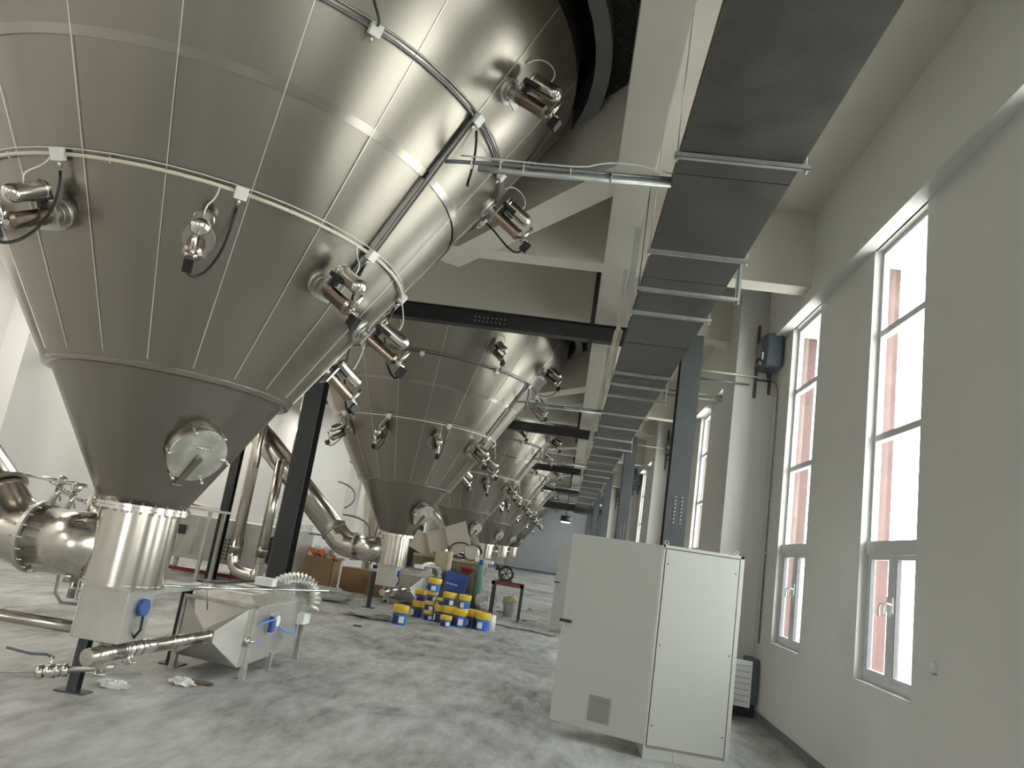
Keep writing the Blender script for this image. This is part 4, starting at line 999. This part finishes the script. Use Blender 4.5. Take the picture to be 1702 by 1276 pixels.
# open carton with bags
ct = thing('cardboard_carton', 'brown open carton full of plastic bags below the second elbow pipe', 'carton', (-6.15, 19.9, 0))
cx0, cx1, cy0, cy1, h = -6.62, -5.76, 19.5, 20.2, .84
MB().box((cx0, cy0, 0), (cx1, cy0+.012, h)).box((cx0, cy1-.012, 0), (cx1, cy1, h)).box((cx0, cy0, 0), (cx0+.012, cy1, h)).box((cx1-.012, cy0, 0), (cx1, cy1, h)).box((cx0, cy0, 0), (cx1, cy1, .012)).build('box', 'card', ct)
MB().box((cx1-.01, cy0+.0, h-.02), (cx1+.10, cy1, h), Matrix.Rotation(.3, 3, 'Y')).build('flap', 'card', ct)
for i in range(9):
    rn = random.Random(40+i); x = cx0+.12+.085*i
    crumple('plastic_bag', (x, cy0+.2+.04*(i % 4), h+.03+.06*(i % 3)), .11, (1, 1, .9), ['film', 'orange', 'film'][i % 3],
            ['white film bag at the left in the carton', 'orange bag at the left in the carton', 'white film bag second row in the carton', 'white crumpled bag left of the middle in the carton', 'orange bag at the middle of the carton', 'white bag at the middle top of the carton', 'white bag right of the middle in the carton', 'orange bag at the right in the carton', 'white film bag at the right corner of the carton'][i], 'bag', 50+i)
for i, (x, y, w, hh_, lb_) in enumerate([(-5.4, 21.0, .9, .62, 'plain brown cardboard box right behind the open carton'), (-4.75, 20.6, .5, .5, 'half-open cardboard box below the second branch pipe')]):
    b = MB().box((x-w/2, y-.3, 0), (x+w/2, y+.3, hh_)); solid('cardboard_box', b, 'card', lb_, 'box', bevel=.004)

# ================================================================ FOREGROUND LEFT PIPES AND VALVE
b = MB().cyl((-6.9, 6.95, .53), (-4.24, 6.95, .54), .055, n=20); solid('header_pipe', b, 'pipe', 'level steel pipe entering from the left edge behind the discharge box', 'pipe', origin=(-5.5, 6.95, .5))
b = MB().tube([(-6.2, 6.6, .03), (-5.0, 7.05, .03), (-4.1, 7.9, .03)], .014, 8); solid('thin_pipe', b, 'galv', 'thin steel pipe lying on the floor at the left edge', 'pipe', origin=(-5.0, 7.05, 0))
bv = thing('ball_valve', 'chromed ball valve with a long lever at the lower left', 'valve', (-4.42, 6.9, .1))
a = V((-4.47, 6.78, .15)); d = V((.9, .40, .16)).normalized()
MB().cyl(a, a+d*.05, .062, n=24).cyl(a+d*.05, a+d*.15, .05, .062, n=24).cyl(a+d*.15, a+d*.20, .062, .045, n=24).cyl(a+d*.20, a+d*.25, .056, n=24).build('valve_body', 'bright', bv)
MB().cyl(a-d*.002, a+d*.001, .045, n=20).build('bore', 'darkgap', bv)
MB().cyl(a+d*.25, a+d*.62, .03, n=14).build('pipe_tail', 'satin', bv)
MB().cyl(a+d*.1, a+d*.1+V((0, 0, .13)), .014, n=10).build('stem', 'bright', bv)
MB().tube([a+d*.1+V((0, 0, .12)), a+d*.04+V((0, 0, .15)), a-d*.05+V((-.03, 0, .155)), a-V((.30, .05, -.17))], .012, 8).build('lever', 'unit', bv)
b = MB().box((-4.9, 7.4, .78), (-4.55, 7.7, 1.02)); 
mt_ = thing('gear_motor', 'pale grey motor box with a hooped handle behind the wide pipe', 'motor', (-4.5, 7.9, .75))
MB().box((-4.75, 7.85, .74), (-4.42, 8.1, 1.02)).build('housing', 'panel', mt_, bevel=.01)
MB().box((-4.72, 7.82, .70), (-4.2, 7.95, .78)).box((-4.6, 7.9, 0), (-4.54, 7.96, .74)).build('base', 'grey_steel', mt_)
MB().tube([(-4.60, 7.4, 1.06), (-4.85, 7.4, 1.05), (-4.92, 7.4, .98), (-4.90, 7.4, .74), (-4.82, 7.4, .66), (-4.42, 7.55, .66)], .016, 10).build('handle_loop', 'grey_conduit', mt_)
# small process valves behind the wide pipe
def angle_valve(x, y, z, label):
    r = thing('angle_valve', label, 'valve', (x, y, z), 'hygienic valves at the left')
    MB().cyl((x, y, z), (x+.05, y, z+.22), .035, n=16).build('body', 'bright', r)
    MB().ball((x+.06, y, z+.27), .055, 12, 8).build('bonnet', 'bright', r)
    MB().cyl((x+.02, y, z+.16), (x+.18, y, z+.14), .018, n=10).ball((x+.2, y, z+.14), .028, 10, 6).build('handwheel', 'bright', r)
    MB().tube([(x-.08, y, z+.24), (x+.05, y, z+.2), (x+.1, y, z+.05)], .012, 8).build('clamp', 'satin', r)
angle_valve(-6.15, 7.8, 1.62, 'chromed angle valve at the extreme left above the wide pipe')
angle_valve(-5.55, 7.9, 1.55, 'chromed angle valve second from the left above the wide pipe')
angle_valve(-5.30, 7.8, 1.50, 'chromed angle valve just above the flange of the nearest wide pipe')
b = MB().cyl((-6.0, 7.85, 1.83), (-5.2, 7.9, 1.80), .022, n=12); solid('link_pipe', b, 'bright', 'thin polished pipe linking the two left angle valves', 'pipe', origin=(-5.6, 7.85, 1.8))

# ================================================================ MACHINES ALONG THE LEFT
b = MB().cyl((-10.3, 13.0, 4.02), (-6.2, 13.2, 4.0), .10, n=20); solid('cream_pipe', b, 'cream', 'lower pale pipe crossing behind the nearest cone at the left edge', 'pipe', origin=(-8, 13, 4))
b = MB().cyl((-10.3, 13.3, 4.28), (-6.2, 13.5, 4.24), .07, n=20); solid('cream_pipe', b, 'cream', 'upper thinner pale pipe crossing at the left edge', 'pipe', origin=(-8, 13.3, 4.2))
def vpipe(x, y, z0, z1, r, label, mat='pipe', ring=True):
    t = thing('riser_pipe', label, 'pipe', (x, y, z0), 'vertical steel pipes along the left')
    MB().cyl((x, y, z0), (x, y, z1), r, n=24).build('pipe', mat, t)
    if ring: MB().lathe([(r, 0), (r+.02, 0), (r+.02, .03), (r, .03)], 24, (x, y, z0+.15), smooth=False).build('clamp_ring', 'bright', t)
    return t
vpipe(-7.68, 12.0, 0, 4.1, .06, 'slim vertical pipe left of the nearest neck, outer of the pair')
vpipe(-7.50, 12.0, 0, 4.1, .075, 'vertical pipe left of the nearest neck, inner of the pair')
p1 = vpipe(-7.2, 16.7, .75, 5.6, .125, 'tall polished pipe ending in a floor elbow left of the black column')
MB().tube(bez((-7.2, 16.7, .77), (-7.2, 16.7, .45), (-7.05, 16.7, .36), (-6.62, 16.7, .36), 12), .125, 24).build('floor_elbow', 'pipe', p1)
MB().lathe([(.1, -.03), (.19, -.03), (.19, .03), (.1, .03)], 24, (-6.6, 16.7, .36), (1, 0, 0), smooth=False).build('flange', 'satin', p1)
MB().box((-6.60, 16.55, .0), (-6.50, 16.85, .60)).build('pump_foot', 'satin', p1)
vpipe(-6.95, 18.3, 0, 5.6, .05, 'thin polished pipe right behind the elbowed riser', ring=False)
vpipe(-6.80, 18.3, 0, 5.6, .05, 'second thin polished pipe behind the elbowed riser', ring=False)
p2 = vpipe(-6.68, 16.95, .75, 2.95, .12, 'capped vertical pipe with reducer just left of the black column')
MB().lathe([(.12, .75), (.06, .45), (.06, 0)], 24, (-6.68, 16.95, 0)).build('reducer', 'pipe', p2)
MB().lathe([(.12, 2.95), (.09, 3.0), (.001, 3.02)], 24, (-6.68, 16.95, 0)).build('dome_cap', 'bright', p2)
vpipe(-5.2, 17.9, 3.2, 6.4, .16, 'upper vertical duct pipe right of the black column', ring=False)
vpipe(-8.9, 15.2, 0, 3.3, .26, 'broad satin riser pipe behind the nearest cone', 'satin', False)
for i, (x, y) in enumerate(((-5.85, 27.5), (-6.1, 27.8), (-6.35, 27.2), (-6.6, 27.9), (-5.6, 28.2))):
    vpipe(x, y, 0, 5.6, .07, 'slender pipe in the cluster behind the second cone, %s from the left' % ['fourth', 'third', 'second', 'first', 'fifth'][i], ring=False)
mc = thing('fluid_bed_dryer', 'long satin steel machine with a perforated panel and round fan opening at the left', 'machine', (-8.0, 18.5, 0))
MB().box((-9.6, 18.6, .35), (-6.5, 19.8, 1.42)).build('housing', 'satin', mc, bevel=.01)
MB().box((-8.35, 18.56, .42), (-7.85, 18.60, 1.0)).build('perforated_panel', 'darkgap', mc)
mb = MB()
for i in range(7):
    mb.box((-8.35, 18.545, .42+.09*i), (-7.85, 18.562, .46+.09*i))
    if i < 6: mb.box((-8.33+.085*i, 18.54, .42), (-8.29+.085*i, 18.563, 1.0))
mb.build('grille_bars', 'satin', mc)
MB().cyl((-6.95, 18.61, .85), (-6.95, 18.54, .85), .38, n=36).build('fan_opening', 'darkgap', mc)
mb = MB()
for k in range(8):
    a = 2*PI*k/8; mb.obox((-6.95+.18*math.cos(a), 18.53, .85+.18*math.sin(a)), (math.cos(a), 0, math.sin(a)), (-math.sin(a), .5, math.cos(a)), (0, 1, 0), .32, .07, .01)
mb.build('fan_blades', 'black', mc)
for x in (-9.5, -8.0, -6.6): MB().box((x-.04, 18.65, 0), (x+.04, 18.75, .36)).build('leg', 'satin', mc)
MB().box((-9.6, 18.5, .05), (-6.4, 18.6, .13)).build('base_rail', 'redp', mc)
tbl = thing('steel_table', 'steel table with papers and a switch panel left of the black column', 'table', (-8.6, 16.6, 0))
MB().box((-9.9, 16.4, 1.58), (-7.75, 17.3, 1.63)).build('table_top', 'lid', tbl)
for (x, y) in ((-9.8, 16.5), (-7.85, 16.5), (-9.8, 17.2), (-7.85, 17.2)): MB().box((x-.035, y-.035, 0), (x+.035, y+.035, 1.58)).build('leg', 'satin', tbl)
MB().box((-8.75, 16.55, .62), (-8.15, 16.7, 1.42)).build('switch_panel', 'satin', tbl)
MB().box((-8.50, 16.50, 1.02), (-8.34, 16.56, 1.22)).build('rotary_switch', 'black', tbl)
for i, (x, z, a) in enumerate(((-8.9, 1.66, .1), (-8.5, 1.69, -.15), (-8.2, 1.68, .2))):
    b = MB().box((x-.3, 16.5, z), (x+.3, 17.0, z+.03), Matrix.Rotation(a, 3, 'Z') @ Matrix.Rotation(.08, 3, 'Y'))
    solid('cardboard_sheet', b, ['cardpale', 'redp', 'plyedge'][i], ['grey board lying at the left on the steel table', 'dark red sheet lying on the steel table', 'pale offcut lying at the right on the steel table'][i], 'sheet')
b = MB().box((-9.05, 16.75, 1.72), (-8.9, 16.95, 1.86)); solid('blue_bottle', b, 'blue', 'small blue container on the steel table', 'container', bevel=.02)
bl = thing('clamped_duct', 'short round steel duct with a clamp ring just right of the nearest neck', 'duct', (-7.4, 13.6, 1.0))
MB().cyl((-8.3, 13.7, 1.1), (-7.2, 13.5, 1.12), .36, n=32).build('duct', 'pipe', bl)
MB().lathe([(.36, -.03), (.40, -.03), (.40, .03), (.36, .03)], 32, (-7.25, 13.5, 1.12), (1, -.18, 0), smooth=False).build('clamp_ring', 'cream', bl)
MB().box((-7.35, 13.35, .55), (-7.15, 13.5, .67)).box((-7.9, 13.5, 0), (-7.8, 13.6, .8)).build('stand', 'satin', bl)
wc = thing('wall_cabinet', 'white box cabinet standing behind the black column', 'cabinet', (-8.4, 22.4, 0))
MB().box((-9.0, 22.2, .5), (-7.6, 22.9, 1.55)).build('body', 'panel', wc, bevel=.01)
MB().box((-9.0, 22.25, 0), (-7.6, 22.8, .45)).build('base', 'satin', wc)
MB().tube([(-8.25, 22.18, 1.2), (-8.25, 22.12, 1.22), (-8.22, 22.12, 1.45), (-8.22, 22.18, 1.47)], .012, 8).build('handle', 'satin', wc)
pw = thing('partition_panel', 'tall pale partition wall panel behind the diagonal pipe', 'partition', (-7.6, 25, 0))
MB().box((-9.0, 25.6, 0), (-7.55, 25.75, 6.0)).build('panel', 'panel', pw)
MB().box((-7.55, 25.4, 0), (-7.15, 25.8, 6.0)).build('post', 'wall', pw)
b = MB().cyl((-10.3, 14.5, 1.2), (-9.9, 14.5, 1.2), .05); 
dkx = thing('process_vessel', 'narrow tapered steel vessel between the diagonal pipe and the second cone', 'vessel', (-5.6, 23.0, .9))
MB().lathe([(.15, 0), (.16, .9), (.46, 2.6), (.46, 3.4), (.001, 3.5)], 36, (-5.9, 23.5, 0)).build('cone', 'pipe', dkx)
b = MB().tube(bez((-6.05, 19.5, 2.8), (-5.5, 19.5, 2.75), (-5.35, 19.5, 2.4), (-5.75, 19.5, 2.15), 12), .02, 8); solid('hose_loop', b, 'grey_conduit', 'upper dark hose looping beside the diagonal pipe', 'hose', origin=(-5.8, 19.5, 2.2))
b = MB().tube(bez((-5.6, 19.0, 1.98), (-5.0, 19.0, 2.0), (-4.75, 19.0, 1.8), (-4.78, 19.0, 1.35), 12), .022, 8); solid('hose_loop', b, 'grey_conduit', 'lower dark hose looping down to the second elbow pipe', 'hose', origin=(-5.2, 19.0, 1.4))
b = MB().tube([(-6.95, 19.4, .1)] + bez((-6.95, 19.4, 1.0), (-6.95, 19.4, 1.35), (-6.8, 19.4, 1.4), (-6.1, 19.4, 1.38), 10), .022, 8); solid('bent_tube', b, 'grey_conduit', 'thin bent tube rising left of the open carton', 'tube', origin=(-6.95, 19.4, 0))
# air-duct crosspipe at the far right end of the hall
b = MB().cyl((-.6, 46, 5.2), (2.9, 46, 5.2), .3, n=24); solid('cross_duct', b, 'galv', 'pale round duct crossing the hall near the far end', 'duct', origin=(1, 46, 5.2))
b = MB().box((-3.6, 52, 4.7), (2.6, 52.25, 5.1)); solid('far_beam', b, 'black', 'black beam across the far end of the hall', 'beam')
for i, y in enumerate(FILL_Y):  # housings for the added fill lamps, out of view behind the tanks
    r = thing('fill_lamp', 'long added fill lamp over the left aisle, number %s along the hall' % ['one', 'two', 'three', 'four', 'five', 'six', 'seven', 'eight', 'nine', 'ten'][i], 'lamp', (-9.1, y, 5.52), 'added fill lamps over the left aisle')
    MB().box((-9.28, y-1.5, 5.52), (-8.92, y+1.5, 5.60)).build('housing', 'white', r)
    for dy in (-1.2, 1.2): MB().cyl((-9.1, y+dy, 5.60), (-9.1, y+dy, 6.855), .008, n=6).build('rod', 'galv', r)
